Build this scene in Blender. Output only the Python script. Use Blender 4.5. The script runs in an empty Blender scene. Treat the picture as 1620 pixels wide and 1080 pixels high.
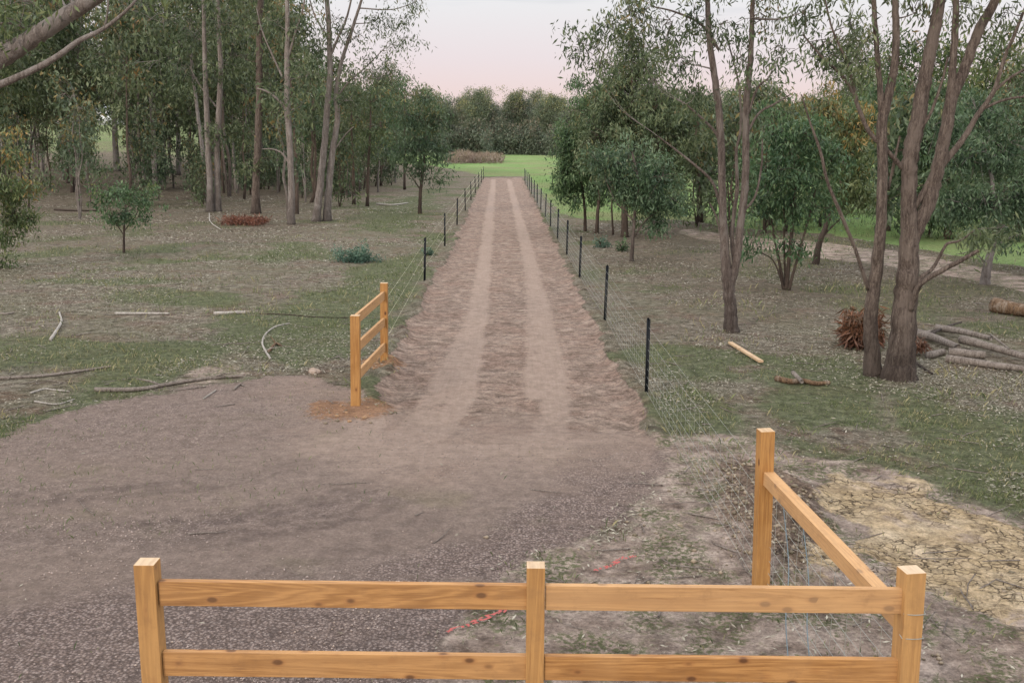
import bpy, math, random
import numpy as np
from mathutils import Matrix, Vector

random.seed(7)
RNG = np.random.default_rng(11)
sc = bpy.context.scene
COL = sc.collection
PI = math.pi

# ------------------------------------------------------------------ camera
F, CX, CY, H = 1644.0, 810.0, 540.0, 4.0
PITCH, ROLL = math.radians(10.95), math.radians(0.6)
RC = (Matrix.Rotation(PI/2-PITCH, 4, 'X') @ Matrix.Rotation(ROLL, 4, 'Z'))
RN = np.array(RC.to_3x3())
cd = bpy.data.cameras.new('camera'); cam = bpy.data.objects.new('camera', cd); COL.objects.link(cam)
cam.matrix_world = Matrix.Translation((0, 0, H)) @ RC
cd.sensor_width = 36; cd.lens = 36*F/1620; cd.clip_start = .1; cd.clip_end = 6000
sc.camera = cam

def ray(px, py):
    return RN @ np.array([(px-CX)/F, -(py-CY)/F, -1.0])
def G(px, py, z=0.0):
    d = ray(px, py)
    if d[2] > -1e-3: d[2] = -1e-3
    t = (z-H)/d[2]
    return np.array([d[0]*t, d[1]*t, z])
def P(px, py, Y):
    d = ray(px, py); t = Y/d[1]
    return np.array([d[0]*t, Y, H+d[2]*t])

# ------------------------------------------------------------------ numpy noise
def _h(ix, iy, s):
    n = (ix.astype(np.int64)*374761393 + iy.astype(np.int64)*668265263 + s*974634777) & 0xffffffff
    n = ((n ^ (n >> 13))*1274126177) & 0xffffffff
    n = n ^ (n >> 16)
    return (n & 0xffff)/65535.0
def vn(x, y, sc_, seed=0):
    x = np.asarray(x)/sc_; y = np.asarray(y)/sc_
    ix = np.floor(x); iy = np.floor(y); fx = x-ix; fy = y-iy
    fx = fx*fx*(3-2*fx); fy = fy*fy*(3-2*fy)
    a = _h(ix, iy, seed); b = _h(ix+1, iy, seed); c = _h(ix, iy+1, seed); d = _h(ix+1, iy+1, seed)
    return (a*(1-fx)+b*fx)*(1-fy)+(c*(1-fx)+d*fx)*fy
def fbm(x, y, s, seed=0, o=4):
    r = 0; w = 0
    for k in range(o):
        r = r + vn(x, y, s/2**k, seed+k*17)/2**k; w += 1/2**k
    return r/w
def sst(a, b, x):
    t = np.clip((x-a)/(b-a), 0, 1); return t*t*(3-2*t)
def sdp(X, Y, poly):
    """signed distance to polygon, positive inside"""
    poly = np.array([p[:2] for p in poly], float)
    d = np.full(X.shape, 1e9); ins = np.zeros(X.shape, bool)
    n = len(poly)
    for i in range(n):
        ax, ay = poly[i]; bx, by = poly[(i+1) % n]
        ex, ey = bx-ax, by-ay
        t = np.clip(((X-ax)*ex+(Y-ay)*ey)/(ex*ex+ey*ey+1e-12), 0, 1)
        d = np.minimum(d, (X-ax-t*ex)**2+(Y-ay-t*ey)**2)
        c = ((ay > Y) != (by > Y)) & (X < (bx-ax)*(Y-ay)/(by-ay+1e-12)+ax)
        ins ^= c
    d = np.sqrt(d)
    return np.where(ins, d, -d)
def dline(X, Y, pts):
    d = np.full(X.shape, 1e9)
    for i in range(len(pts)-1):
        ax, ay = pts[i][:2]; bx, by = pts[i+1][:2]; ex, ey = bx-ax, by-ay
        t = np.clip(((X-ax)*ex+(Y-ay)*ey)/(ex*ex+ey*ey+1e-12), 0, 1)
        d = np.minimum(d, (X-ax-t*ex)**2+(Y-ay-t*ey)**2)
    return np.sqrt(d)

# ------------------------------------------------------------------ ground layout
gp = lambda L: [G(*p) for p in L]
ROAD = gp([(766,281),(748,318),(724,372),(702,412),(672,468),(645,522),(622,565),(600,620),(610,680),(700,705),(850,700),(1022,692),(1018,645),(1000,618),(966,560),(936,500),(902,430),(872,370),(846,320),(826,281)])
GRAV = gp([(-300,770),(0,690),(60,668),(150,632),(300,614),(390,600),(480,592),(540,610),(600,640),(690,668),(800,655),(900,668),(1010,676),(1030,700),(1048,740),(1042,790),(1015,832),(940,848),(860,862),(785,905),(735,950),(712,1010),(700,1080)]) + [np.array([-.4,4.,0]), np.array([-.3,-3.,0]), np.array([-30.,-3.,0]), np.array([-34.,9.,0])]
MEAD = gp([(560,252),(680,262),(764,279),(828,279),(848,302),(880,338),(940,350),(1060,348),(1180,362),(1300,370),(1450,395),(1620,424),(2300,520)]) + [np.array([200.,60.,0]), np.array([320.,345.,0]), np.array([-30.,345.,0])]
CLAY = gp([(1255,748),(1330,738),(1420,772),(1500,808),(1620,850),(1720,880),(1760,1040),(1640,1020),(1560,985),(1470,950),(1390,880),(1310,840),(1240,800)])
CLAY2 = gp([(1048,790),(1080,775),(1110,800),(1105,850),(1070,850),(1045,830)])
CLAY3 = gp([(1225,850),(1300,850),(1370,900),(1330,930),(1240,910)])
BARE = gp([(1020,690),(1100,685),(1180,690),(1260,720),(1350,725),(1480,780),(1640,840),(1800,900)]) + [np.array([9.,5.,0]), np.array([3,-3.,0]), np.array([-1.5,-3.,0])] + gp([(640,1080),(690,990),(760,900),(850,850),(950,850)])
DARKSOIL = gp([(1125,745),(1180,730),(1280,760),(1330,830),(1310,900),(1240,925),(1180,880),(1130,830)])
PATH = gp([(1080,362),(1200,376),(1310,384),(1450,402),(1620,438),(2300,550),(2300,590),(1620,462),(1450,428),(1300,408),(1180,392),(1080,372)])
BAREP = gp([(300,585),(345,572),(392,575),(398,592),(350,604),(300,606)])
GREENS = [gp(L) for L in ([(500,480),(560,420),(640,400),(690,370),(700,390),(650,480),(620,520),(560,560),(470,590),(400,570),(330,540),(320,500)],
    [(1018,640),(1060,610),(1110,600),(1170,650),(1170,700),(1090,705),(1030,690)],
    [(1180,590),(1250,560),(1350,560),(1420,620),(1400,680),(1280,680),(1190,640)],
    [(150,460),(260,452),(370,465),(350,482),(240,480),(150,475)],
    [(800,905),(850,860),(900,880),(900,920),(800,925)], [(1240,690),(1400,720),(1520,790),(1560,820),(1480,800),(1380,760),(1260,740)],
    [(560,330),(690,300),(700,330),(640,370),(560,370)])]
PEB1 = gp([(-200,960),(200,930),(420,960),(700,935),(700,1080)]) + [np.array([-.4,3,0]), np.array([-20.,3,0]), np.array([-20.,8.,0])]
PEB2 = gp([(900,690),(1040,700),(1050,840),(900,860),(740,920),(640,960),(600,930),(720,860),(860,800)])
P1, P2 = G(563,648), G(608,573)
TRACKS = [gp(L) for L in ([(781,283),(773,350),(766,420),(757,490),(745,560),(722,640),(680,690),(600,730),(480,760)], [(805,283),(820,340),(836,400),(852,470),(868,540),(880,630),(865,690),(800,750)],
    [(766,420),(745,510),(715,570),(690,620),(640,700)], [(836,400),(846,480),(850,560),(852,620)])]
TRACKN = [gp(L) for L in ([(745,640),(715,705),(650,745),(520,790),(300,830),(0,850),(-300,860)], [(870,640),(830,730),(740,800),(600,860),(400,920),(150,960),(-200,985)], [(905,660),(900,740),(840,820),(740,880),(560,950),(300,1010),(0,1050)], [(700,640),(640,690),(520,725),(330,765),(100,785),(-200,800)], [(820,640),(790,700),(700,770),(560,815),(330,855),(60,880),(-200,890)])]
TRACKG = [gp(L) for L in ([(742,640),(700,700),(600,745),(450,775),(250,790),(0,800),(-300,810)], [(880,630),(860,690),(760,780),(620,840),(420,880),(150,905),(-200,930)], [(690,620),(600,690),(430,730),(200,740),(0,745)], [(852,620),(800,740),(700,830)])]

def hz(X, Y):
    X = np.asarray(X, float); Y = np.asarray(Y, float)
    z = (fbm(X, Y, 3.0, 5, 3)-.5)*.10*sst(2, 9, np.abs(X)+0*Y)
    z = z + (fbm(X, Y, 40, 9, 2)-.5)*.5*sst(25, 90, Y)*sst(6, 25, np.abs(X+1))
    z = z + 6.5*sst(120, 230, Y)*sst(25, 75, -X)
    return z
def zat(x, y): return float(hz(np.array([x]), np.array([y]))[0])

def masks(X, Y):
    n1 = (fbm(X, Y, 1.2, 31, 4)-.5); n2 = (fbm(X, Y, .5, 77, 3)-.5)
    m = {}
    e = sdp(X, Y, ROAD)+n1*.5+n2*.25; m['edge'] = e
    m['road'] = sst(-.10, .12, e)
    g = sdp(X, Y, GRAV)+n1*.7+n2*.45
    rs_ = sst(.1, .7, e); m['grav'] = sst(-.25-1.6*rs_, .35+1.3*rs_, g)
    w = np.clip(Y/60, .3, 4)
    m['mead'] = sst(-.5, .9, (sdp(X, Y, MEAD)+n1*1.2*w)/w)
    lf = .5*sst(135, 160, Y+(fbm(X, Y, 20, 3)-.5)*30)*sst(28, 42, -X)
    m['mead'] = np.maximum(m['mead'], lf)
    c = np.maximum(np.maximum(sdp(X, Y, CLAY), sdp(X, Y, CLAY2)), sdp(X, Y, CLAY3))+n1*2.0+n2*.6-.1
    m['clay'] = sst(-.3, .4, c)
    b = sdp(X, Y, BARE)+n1*1.0
    m['bare'] = sst(-.4, .5, b)
    m['bare'] = np.maximum(m['bare'], .9*sst(-.2, .3, sdp(X, Y, PATH)+n1*.8))
    m['bare'] = np.maximum(m['bare'], .9*sst(-.3, .3, sdp(X, Y, BAREP)+n1*.6))
    gr = sst(.56, .74, fbm(X, Y, 3.2, 101, 4)+.04)
    for i, gpoly in enumerate(GREENS):
        wd = max(.4, gpoly[0][1]*.02)
        gr = np.maximum(gr, .95*sst(-wd, wd, sdp(X, Y, gpoly)+n1*3*wd))
    m['green'] = gr*(1-.75*m['bare'])
    d1 = np.minimum(np.hypot(X-P1[0], Y-P1[1])/1.0, np.hypot(X-P2[0], Y-P2[1])/.8)+n1*.6
    m['orange'] = sst(1.15, .1, d1+n2*.5)*.85
    m['dark'] = sst(-.3, .4, sdp(X, Y, DARKSOIL)+n1*.9)
    t = np.zeros_like(X)
    for ti, T in enumerate(TRACKS): t = np.maximum(t, sst(.38, .10, dline(X, Y, T)+n2*.16+n1*.14)*(.85+.25*fbm(X, Y, 2.5, 351, 3))*(1 if ti < 2 else .75))
    tg = np.zeros_like(X)
    for T in TRACKG: tg = np.maximum(tg, sst(.9, .2, dline(X, Y, T)+n1*.4))
    tn = np.zeros_like(X)
    for T in TRACKN: tn = np.maximum(tn, sst(.19, .05, np.abs(dline(X, Y, T)-.12*(1+n2))+n2*.05)*sst(.3, .62, fbm(X, Y, 2.2, 361, 3)))
    m['rut'] = tn*m['grav']
    pz = np.maximum(sst(-.5, .6, sdp(X, Y, PEB1)+n1*1.8), sst(-.4, .5, sdp(X, Y, PEB2)+n1*1.6)); m['peb'] = pz
    m['seam'] = sst(-3.2, .4, sdp(X, Y, ROAD)+n1*1.6+n2*.6)*m['grav']
    m['track'] = np.maximum(t*m['road'], t*m['grav']*.8)+tg*(1-t)*(1-m['road'])*m['grav']
    return m

# ------------------------------------------------------------------ materials
def mat_new(name):
    m = bpy.data.materials.new(name); m.use_nodes = True
    nt = m.node_tree; bs = nt.nodes['Principled BSDF']; bs.inputs['Roughness'].default_value = .85
    bs.inputs['Specular IOR Level'].default_value = .25
    return m, nt, bs
class NB:
    def __init__(s, nt): s.nt = nt
    def n(s, t, **k):
        nd = s.nt.nodes.new(t)
        for a, b in k.items(): setattr(nd, a, b)
        return nd
    def link(s, a, b): s.nt.links.new(a, b)
    def inp(s, node, key, v):
        if isinstance(v, bpy.types.NodeSocket): s.link(v, node.inputs[key])
        else: node.inputs[key].default_value = v
    def mix(s, f, a, b, mode='MIX'):
        nd = s.n('ShaderNodeMix', data_type='RGBA', blend_type=mode)
        s.inp(nd, 0, f)
        for k, v in ((6, a), (7, b)):
            if isinstance(v, tuple) and len(v) == 3: v = (*v, 1)
            s.inp(nd, k, v)
        return nd.outputs[2]
    def math(s, op, a, b=0.0, c=None, clamp=False):
        nd = s.n('ShaderNodeMath', operation=op, use_clamp=clamp); s.inp(nd, 0, a); s.inp(nd, 1, b)
        if c is not None: s.inp(nd, 2, c)
        return nd.outputs[0]
    def noise(s, vec, scale, detail=4, rough=.55, dist=0):
        nd = s.n('ShaderNodeTexNoise'); s.link(vec, nd.inputs['Vector'])
        nd.inputs['Scale'].default_value = scale; nd.inputs['Detail'].default_value = detail
        nd.inputs['Roughness'].default_value = rough; nd.inputs['Distortion'].default_value = dist
        return nd.outputs['Fac']
    def vor(s, vec, scale, feature='F1', rand=1.0):
        nd = s.n('ShaderNodeTexVoronoi', feature=feature); s.link(vec, nd.inputs['Vector'])
        nd.inputs['Scale'].default_value = scale; nd.inputs['Randomness'].default_value = rand
        return nd
    def ramp(s, f, stops):
        nd = s.n('ShaderNodeValToRGB'); s.inp(nd, 0, f); el = nd.color_ramp.elements
        while len(el) < len(stops): el.new(.5)
        for e, (p, c) in zip(el, stops):
            e.position = p; e.color = (*c, 1) if len(c) == 3 else c
        return nd.outputs[0]
    def rng(s, f, a, b, c=0., d=1.):
        nd = s.n('ShaderNodeMapRange'); nd.interpolation_type = 'SMOOTHSTEP'
        s.inp(nd, 0, f); nd.inputs[1].default_value = a; nd.inputs[2].default_value = b
        nd.inputs[3].default_value = c; nd.inputs[4].default_value = d
        return nd.outputs[0]
    def mapv(s, vec, scale=(1,1,1), rot=(0,0,0), loc=(0,0,0)):
        nd = s.n('ShaderNodeMapping'); s.inp(nd, 'Vector', vec)
        nd.inputs['Scale'].default_value = scale; nd.inputs['Rotation'].default_value = rot; s.inp(nd, 'Location', loc)
        return nd.outputs[0]
    def bump(s, h, st, dist, nrm=None):
        nd = s.n('ShaderNodeBump'); s.inp(nd, 'Strength', st); nd.inputs['Distance'].default_value = dist
        s.inp(nd, 'Height', h)
        if nrm is not None: s.link(nrm, nd.inputs['Normal'])
        return nd.outputs[0]

def ground_material():
    m, nt, bs = mat_new('earth_surface'); B = NB(nt)
    geo = B.n('ShaderNodeNewGeometry'); pos = geo.outputs['Position']
    def attr(nm):
        a = B.n('ShaderNodeAttribute'); a.attribute_name = nm
        sp = B.n('ShaderNodeSeparateColor'); B.link(a.outputs['Color'], sp.inputs[0])
        return [sp.outputs[i] for i in range(3)]
    pebz = attr('md')[0]; road, grav, mead = attr('ma'); clay, bare, green = attr('mb'); track, orange, dark = attr('mc')
    hi = B.noise(pos, 9, 5, .65); lo = B.noise(pos, 1.1, 4, .6); fine = B.noise(pos, 45, 3, .7); mid = B.noise(pos, 3.5, 5, .6)
    def brk(msk, amt=.55, sc_=None):      # break a soft mask up with noise
        v = B.math('ADD', msk, B.math('MULTIPLY', B.math('SUBTRACT', hi if sc_ is None else sc_, .5), amt*2))
        return B.rng(v, .36, .64)
    # forest floor
    soil = B.ramp(mid, [(.28, (.07,.056,.042)), (.5, (.15,.13,.098)), (.72, (.28,.255,.205))])
    soil = B.mix(B.rng(lo, .45, .7), soil, (.15,.10,.078))
    lv = B.vor(B.mapv(pos, (1, 1, .2)), 26)
    lrnd = B.n('ShaderNodeSeparateColor'); B.link(lv.outputs['Color'], lrnd.inputs[0])
    leafm = B.math('MULTIPLY', B.rng(lrnd.outputs[0], .5, .6), B.rng(lv.outputs['Distance'], .45, .3))
    leafc = B.ramp(lrnd.outputs[1], [(0, (.20,.14,.10)), (.5, (.34,.29,.23)), (1, (.46,.43,.36))])
    floor = B.mix(B.math('MULTIPLY', leafm, .75), soil, leafc)
    lv2 = B.vor(pos, 9); s2 = B.n('ShaderNodeSeparateColor'); B.link(lv2.outputs['Color'], s2.inputs[0])
    floor = B.mix(B.math('MULTIPLY', B.rng(s2.outputs[0], .6, .9), .35), floor, (.30,.26,.205))
    gcol = B.ramp(B.noise(pos, 14, 4, .7), [(.3, (.04,.062,.028)), (.55, (.085,.12,.045)), (.75, (.155,.185,.08))])
    gm = B.rng(B.math('ADD', green, B.math('ADD', B.math('MULTIPLY', B.math('SUBTRACT', B.noise(pos, 13, 6, .75), .5), 1.5), B.math('MULTIPLY', B.math('SUBTRACT', mid, .5), 1.2))), .22, .9)
    floor = B.mix(B.math('MULTIPLY', gm, .62), floor, gcol)
    floor = B.mix(B.rng(B.noise(pos, .35, 3, .6), .38, .6, 0, .25), floor, (.105,.12,.055))
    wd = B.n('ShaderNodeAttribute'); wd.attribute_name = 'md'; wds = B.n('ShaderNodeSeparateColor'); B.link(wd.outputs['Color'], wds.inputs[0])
    floor = B.mix(B.math('MULTIPLY', wds.outputs[1], .72), floor, B.ramp(B.noise(pos, 2.2, 6, .7), [(.3, (.06,.044,.032)), (.5, (.122,.097,.072)), (.7, (.20,.17,.125))]))  # brown woods litter with tree shade painted into its colour
    # bare soil
    bc = B.ramp(B.noise(pos, 2.3, 6, .65), [(.32, (.15,.11,.088)), (.46, (.30,.235,.195)), (.64, (.46,.375,.32))])
    bc = B.mix(B.rng(hi, .55, .7, 0, .5), bc, (.17,.12,.09))
    gpt = B.rng(B.noise(pos, 1.5, 5, .65), .45, .56)
    bc = B.mix(B.math('MULTIPLY', gpt, B.rng(B.noise(pos, 18, 3, .7), .42, .56, 0, .8)), bc, (.09,.11,.045))
    col = B.mix(brk(bare, .45), floor, bc)
    dk = B.ramp(B.noise(pos, 12, 5, .75), [(.3, (.06,.04,.03)), (.6, (.19,.135,.10)), (.8, (.33,.25,.19))])
    col = B.mix(B.math('MULTIPLY', brk(dark, .5), .85), col, dk)
    # cracked yellow clay
    warp = B.n('ShaderNodeMix', data_type='VECTOR'); B.inp(warp, 0, .16); B.link(pos, warp.inputs[4])
    nz = B.n('ShaderNodeTexNoise'); B.link(pos, nz.inputs['Vector']); nz.inputs['Scale'].default_value = 6; B.link(nz.outputs['Color'], warp.inputs[5])
    cv = B.vor(warp.outputs[1], 11, 'DISTANCE_TO_EDGE'); cvc = B.vor(warp.outputs[1], 11)
    crackz = B.rng(B.noise(pos, 1.1, 4, .65), .40, .52)
    crack = B.math('MULTIPLY', B.rng(cv.outputs['Distance'], .085, .02), crackz)
    cs = B.n('ShaderNodeSeparateColor'); B.link(cvc.outputs['Color'], cs.inputs[0])
    cc = B.ramp(B.noise(pos, 1.4, 5, .6), [(.3, (.32,.24,.15)), (.48, (.49,.38,.245)), (.68, (.60,.49,.345))])
    cc = B.mix(B.math('MULTIPLY', B.math('MULTIPLY', cs.outputs[0], crackz), .35), cc, (.40,.29,.14))
    cc = B.mix(B.rng(B.noise(pos, .9, 6, .65, 1.0), .5, .64, 0, .8), cc, (.38,.31,.28))
    cc = B.mix(B.math('MULTIPLY', B.math('MULTIPLY', crack, B.rng(B.noise(pos, 7, 4, .7), .38, .58)), .9), cc, (.07,.05,.035))
    clm = brk(clay, .5)
    col = B.mix(clm, col, cc)
    # meadow
    mc = B.ramp(B.noise(B.mapv(pos, (1, .35, 1)), .12, 5, .6), [(.3, (.12,.20,.065)), (.5, (.16,.25,.085)), (.7, (.22,.29,.115))])
    mc = B.mix(B.rng(B.noise(pos, .05, 5, .7), .45, .62, 0, .7), mc, (.20,.185,.10))
    mc = B.mix(B.rng(B.noise(pos, 1.5, 5, .7), .45, .8, 0, .5), mc, (.10,.17,.045))
    col = B.mix(brk(mead, .5, mid), col, mc)
    # driveway
    rp = B.mapv(pos, (1.0, 1.7, 1), (0, 0, .12))
    rn = B.math('ADD', B.math('MULTIPLY', B.noise(rp, 1.5, 8, .72, .25), .6), B.math('MULTIPLY', B.noise(pos, 3.5, 8, .75), .4))
    rc_ = B.ramp(rn, [(.33, (.15,.11,.086)), (.45, (.255,.19,.152)), (.55, (.325,.25,.203)), (.68, (.46,.375,.315))])
    rc_ = B.mix(B.rng(lo, .4, .7, 0, .5), rc_, (.27,.175,.135))
    rc_ = B.mix(B.rng(B.noise(pos, 26, 6, .8), .5, .66, 0, .65), rc_, (.125,.085,.068))
    rc_ = B.mix(B.rng(B.noise(pos, 19, 6, .8), .54, .68, 0, .5), rc_, (.50,.40,.34))
    tr = B.mix(B.noise(B.mapv(pos, (14, .5, 1)), 2.2, 3, .6), (.34,.26,.21), (.46,.36,.30))
    wv = B.n('ShaderNodeTexWave', wave_type='BANDS', bands_direction='Y'); B.link(pos, wv.inputs['Vector'])
    wv.inputs['Scale'].default_value = 4.2; wv.inputs['Distortion'].default_value = 2.5; wv.inputs['Detail'].default_value = 2
    tr = B.mix(B.math('MULTIPLY', wv.outputs['Fac'], .22), tr, (.24,.16,.12))
    trm = B.rng(B.math('ADD', track, B.math('MULTIPLY', B.math('SUBTRACT', B.noise(B.mapv(pos, (5, .6, 1)), 2.2, 5, .7), .5), .9)), .15, .85)
    rcol = B.mix(B.math('MULTIPLY', trm, .9), rc_, tr)
    # gravel
    pv = B.vor(pos, 40); ps = B.n('ShaderNodeSeparateColor'); B.link(pv.outputs['Color'], ps.inputs[0])
    pc = B.ramp(ps.outputs[0], [(0, (.22,.165,.14)), (.45, (.33,.255,.222)), (.8, (.41,.325,.29)), (1, (.48,.395,.355))])
    pc = B.mix(B.rng(pv.outputs['Distance'], .35, .62, 0, .7), pc, (.085,.065,.06))
    dirt = B.ramp(B.noise(pos, 4.5, 7, .7), [(.32, (.175,.133,.11)), (.5, (.255,.197,.165)), (.68, (.34,.27,.228))])
    dirt = B.mix(B.rng(B.noise(pos, 48, 5, .8), .40, .62, .0, .75), dirt, B.ramp(ps.outputs[1], [(0, (.12,.093,.08)), (.6, (.30,.24,.205)), (1, (.46,.38,.335))]))
    streak = B.noise(B.mapv(pos, (.65, 1.3, 1), (0, 0, -.35)), 1.0, 7, .68, .5)
    cover = B.rng(B.math('SUBTRACT', B.math('ADD', B.math('ADD', streak, .12), B.math('MULTIPLY', track, .22)), B.math('MULTIPLY', pebz, .30)), .32, .68, .05, .88)
    gcl = B.mix(cover, pc, dirt)
    gcl = B.mix(B.rng(streak, .4, .65, .0, .3), gcl, (.18,.135,.115))
    gtint = B.rng(B.noise(pos, .6, 4, .6), .56, .7, 0, .3)
    gcl = B.mix(B.math('MULTIPLY', track, .45), gcl, B.mix(B.noise(B.mapv(pos, (1, 1, 1)), 14, 4, .7), (.23,.175,.145), (.31,.243,.203)))
    rutn = B.n('ShaderNodeAttribute'); rutn.attribute_name = 'md'; ruts = B.n('ShaderNodeSeparateColor'); B.link(rutn.outputs['Color'], ruts.inputs[0])
    rutm = B.math('MULTIPLY', ruts.outputs[2], B.rng(B.noise(pos, 5, 5, .7), .35, .6))
    gcl = B.mix(B.math('MULTIPLY', rutm, .55), gcl, (.105,.08,.072))
    gcl = B.mix(gtint, gcl, (.20,.18,.10))
    gvm = brk(grav, .6)
    col = B.mix(gvm, col, gcl)
    rdm = brk(road, .3)
    fr = B.math('MULTIPLY', rdm, B.math('SUBTRACT', 1.0, B.math('MULTIPLY', gvm, B.rng(grav, .3, 1.0, .1, .95))))
    seam = attr('me')[0]
    col = B.mix(B.math('MULTIPLY', B.rng(B.math('ADD', seam, B.math('MULTIPLY', B.math('SUBTRACT', streak, .5), 1.2)), .1, 1.0), .85), col, B.mix(.5, tr, rcol))
    col = B.mix(fr, col, rcol)
    # orange diggings round the gate posts
    oc = B.ramp(B.noise(pos, 16, 5, .75), [(.3, (.16,.085,.05)), (.55, (.33,.18,.095)), (.75, (.50,.30,.17))])
    col = B.mix(B.math('MULTIPLY', brk(orange, .45), .8), col, oc)
    mot = B.math('ADD', B.math('MULTIPLY', B.noise(pos, 6, 9, .72), .6), B.math('MULTIPLY', B.noise(pos, 30, 6, .75), .4))
    mv = B.rng(mot, .33, .67, .42, 1.62)  # random mottle that also paints cavity shade into the ground colour
    flat = B.math('MAXIMUM', B.math('MULTIPLY', gvm, .6), B.math('MULTIPLY', B.math('MULTIPLY', trm, rdm), .6))
    mv = B.math('ADD', B.math('MULTIPLY', mv, B.math('SUBTRACT', 1., flat)), flat)
    mvc = B.n('ShaderNodeCombineColor')
    for i in range(3): B.link(mv, mvc.inputs[i])
    col = B.mix(1.0, col, mvc.outputs[0], 'MULTIPLY')
    B.link(col, bs.inputs['Base Color'])
    bs.inputs['Roughness'].default_value = .95; bs.inputs['Specular IOR Level'].default_value = .1
    hgt = B.math('ADD', B.math('MULTIPLY', hi, .7), B.math('MULTIPLY', mot, 1.6))
    pebh = B.math('MULTIPLY', B.math('SUBTRACT', 1., pv.outputs['Distance']), B.math('MULTIPLY', gvm, B.math('SUBTRACT', 1., cover)))
    hgt = B.math('ADD', hgt, B.math('MULTIPLY', pebh, .45))
    hgt = B.math('ADD', hgt, B.math('MULTIPLY', B.math('MULTIPLY', rn, rdm), 1.0))
    hgt = B.math('SUBTRACT', hgt, B.math('MULTIPLY', B.math('MULTIPLY', crack, clm), .6))
    B.link(B.bump(hgt, 1.0, .09), bs.inputs['Normal'])
    return m
EARTH = ground_material()

def leaf_material(name, dark, mid, light, tip, trans=.3, gain=1.0):
    m, nt, bs = mat_new(name); B = NB(nt)
    a = B.n('ShaderNodeAttribute'); a.attribute_name = 'lc'
    sp = B.n('ShaderNodeSeparateColor'); B.link(a.outputs['Color'], sp.inputs[0])
    oi = B.n('ShaderNodeObjectInfo')
    g = lambda c: tuple(x*gain for x in c)
    c = B.ramp(sp.outputs[0], [(0, g(dark)), (.5, g(mid)), (1, g(light))])
    c = B.mix(B.rng(sp.outputs[1], .75, .98, 0, .85), c, g(tip))
    c = B.mix(B.math('MULTIPLY', oi.outputs['Random'], .3), c, g((.11,.12,.05)))
    c = B.mix(B.rng(sp.outputs[2], 0, .9, .0, .75), c, g(tuple(x*.8 for x in dark)))  # inner leaves painted darker, for the shade inside a crown
    B.link(c, bs.inputs['Base Color']); bs.inputs['Roughness'].default_value = .5
    bs.inputs['Specular IOR Level'].default_value = .4
    tr = B.n('ShaderNodeBsdfTranslucent'); B.link(c, tr.inputs['Color'])
    mx = B.n('ShaderNodeMixShader'); mx.inputs[0].default_value = trans
    B.link(bs.outputs[0], mx.inputs[1]); B.link(tr.outputs[0], mx.inputs[2])
    B.link(mx.outputs[0], nt.nodes['Material Output'].inputs['Surface'])
    return m
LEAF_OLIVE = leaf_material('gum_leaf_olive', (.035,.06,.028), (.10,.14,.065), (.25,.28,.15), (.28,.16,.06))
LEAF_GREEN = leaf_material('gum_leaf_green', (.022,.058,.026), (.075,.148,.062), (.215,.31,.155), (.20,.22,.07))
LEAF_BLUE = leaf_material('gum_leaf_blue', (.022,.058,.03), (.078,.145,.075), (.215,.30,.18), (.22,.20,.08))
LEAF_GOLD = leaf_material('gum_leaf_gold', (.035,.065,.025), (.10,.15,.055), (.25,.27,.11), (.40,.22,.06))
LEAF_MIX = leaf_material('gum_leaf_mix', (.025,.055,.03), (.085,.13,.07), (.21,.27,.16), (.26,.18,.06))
LEAF_FAR = leaf_material('gum_leaf_far', (.085,.115,.07), (.135,.175,.105), (.21,.25,.145), (.38,.34,.14))  # pale leaf colours paint in distance haze, gold tip paints sun on treetops
LEAF_FARG = leaf_material('gum_leaf_far_grey', (.085,.115,.085), (.135,.17,.12), (.205,.24,.175), (.22,.16,.12))  # paler greyed leaf colours with distance haze painted in
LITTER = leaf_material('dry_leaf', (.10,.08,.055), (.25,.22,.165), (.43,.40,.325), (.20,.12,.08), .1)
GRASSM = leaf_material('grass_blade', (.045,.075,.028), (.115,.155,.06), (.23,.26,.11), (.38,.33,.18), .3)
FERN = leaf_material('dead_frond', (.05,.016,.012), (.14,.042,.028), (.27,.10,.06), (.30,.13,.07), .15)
REED = leaf_material('dead_reed', (.16,.11,.09), (.27,.195,.155), (.40,.32,.25), (.25,.25,.12), .2)
BUSHM = leaf_material('shrub_leaf', (.035,.085,.06), (.08,.16,.11), (.18,.27,.20), (.12,.20,.10), .25)

def bark_material(name, dark, mid, light, patch, foot=.55):
    m, nt, bs = mat_new(name); B = NB(nt)
    tc = B.n('ShaderNodeTexCoord'); geo = B.n('ShaderNodeNewGeometry'); pos = geo.outputs['Position']
    v = B.noise(B.mapv(pos, (1, 1, .13)), 22, 6, .7, .4)
    fv = B.noise(B.mapv(pos, (1, 1, .3)), 60, 4, .75)
    c = B.ramp(B.math('ADD', B.math('MULTIPLY', v, .6), B.math('MULTIPLY', fv, .4)), [(.36, dark), (.5, mid), (.64, light)])
    pt = B.noise(B.mapv(pos, (1, 1, .35)), 3.2, 5, .65, 1.0)
    c = B.mix(B.rng(pt, .5, .62, 0, .75), c, patch)
    sz = B.n('ShaderNodeSeparateXYZ'); B.link(pos, sz.inputs[0])
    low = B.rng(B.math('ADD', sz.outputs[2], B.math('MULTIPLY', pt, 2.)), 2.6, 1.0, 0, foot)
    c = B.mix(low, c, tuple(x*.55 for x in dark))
    B.link(c, bs.inputs['Base Color']); bs.inputs['Roughness'].default_value = .9
    B.link(B.bump(B.math('ADD', v, B.math('MULTIPLY', fv, .4)), 1.0, .06), bs.inputs['Normal'])
    return m
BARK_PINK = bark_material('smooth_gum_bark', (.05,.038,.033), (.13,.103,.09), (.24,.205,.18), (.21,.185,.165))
BARK_GREY = bark_material('grey_gum_bark', (.09,.075,.065), (.20,.17,.15), (.34,.30,.275), (.30,.27,.25))
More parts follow.
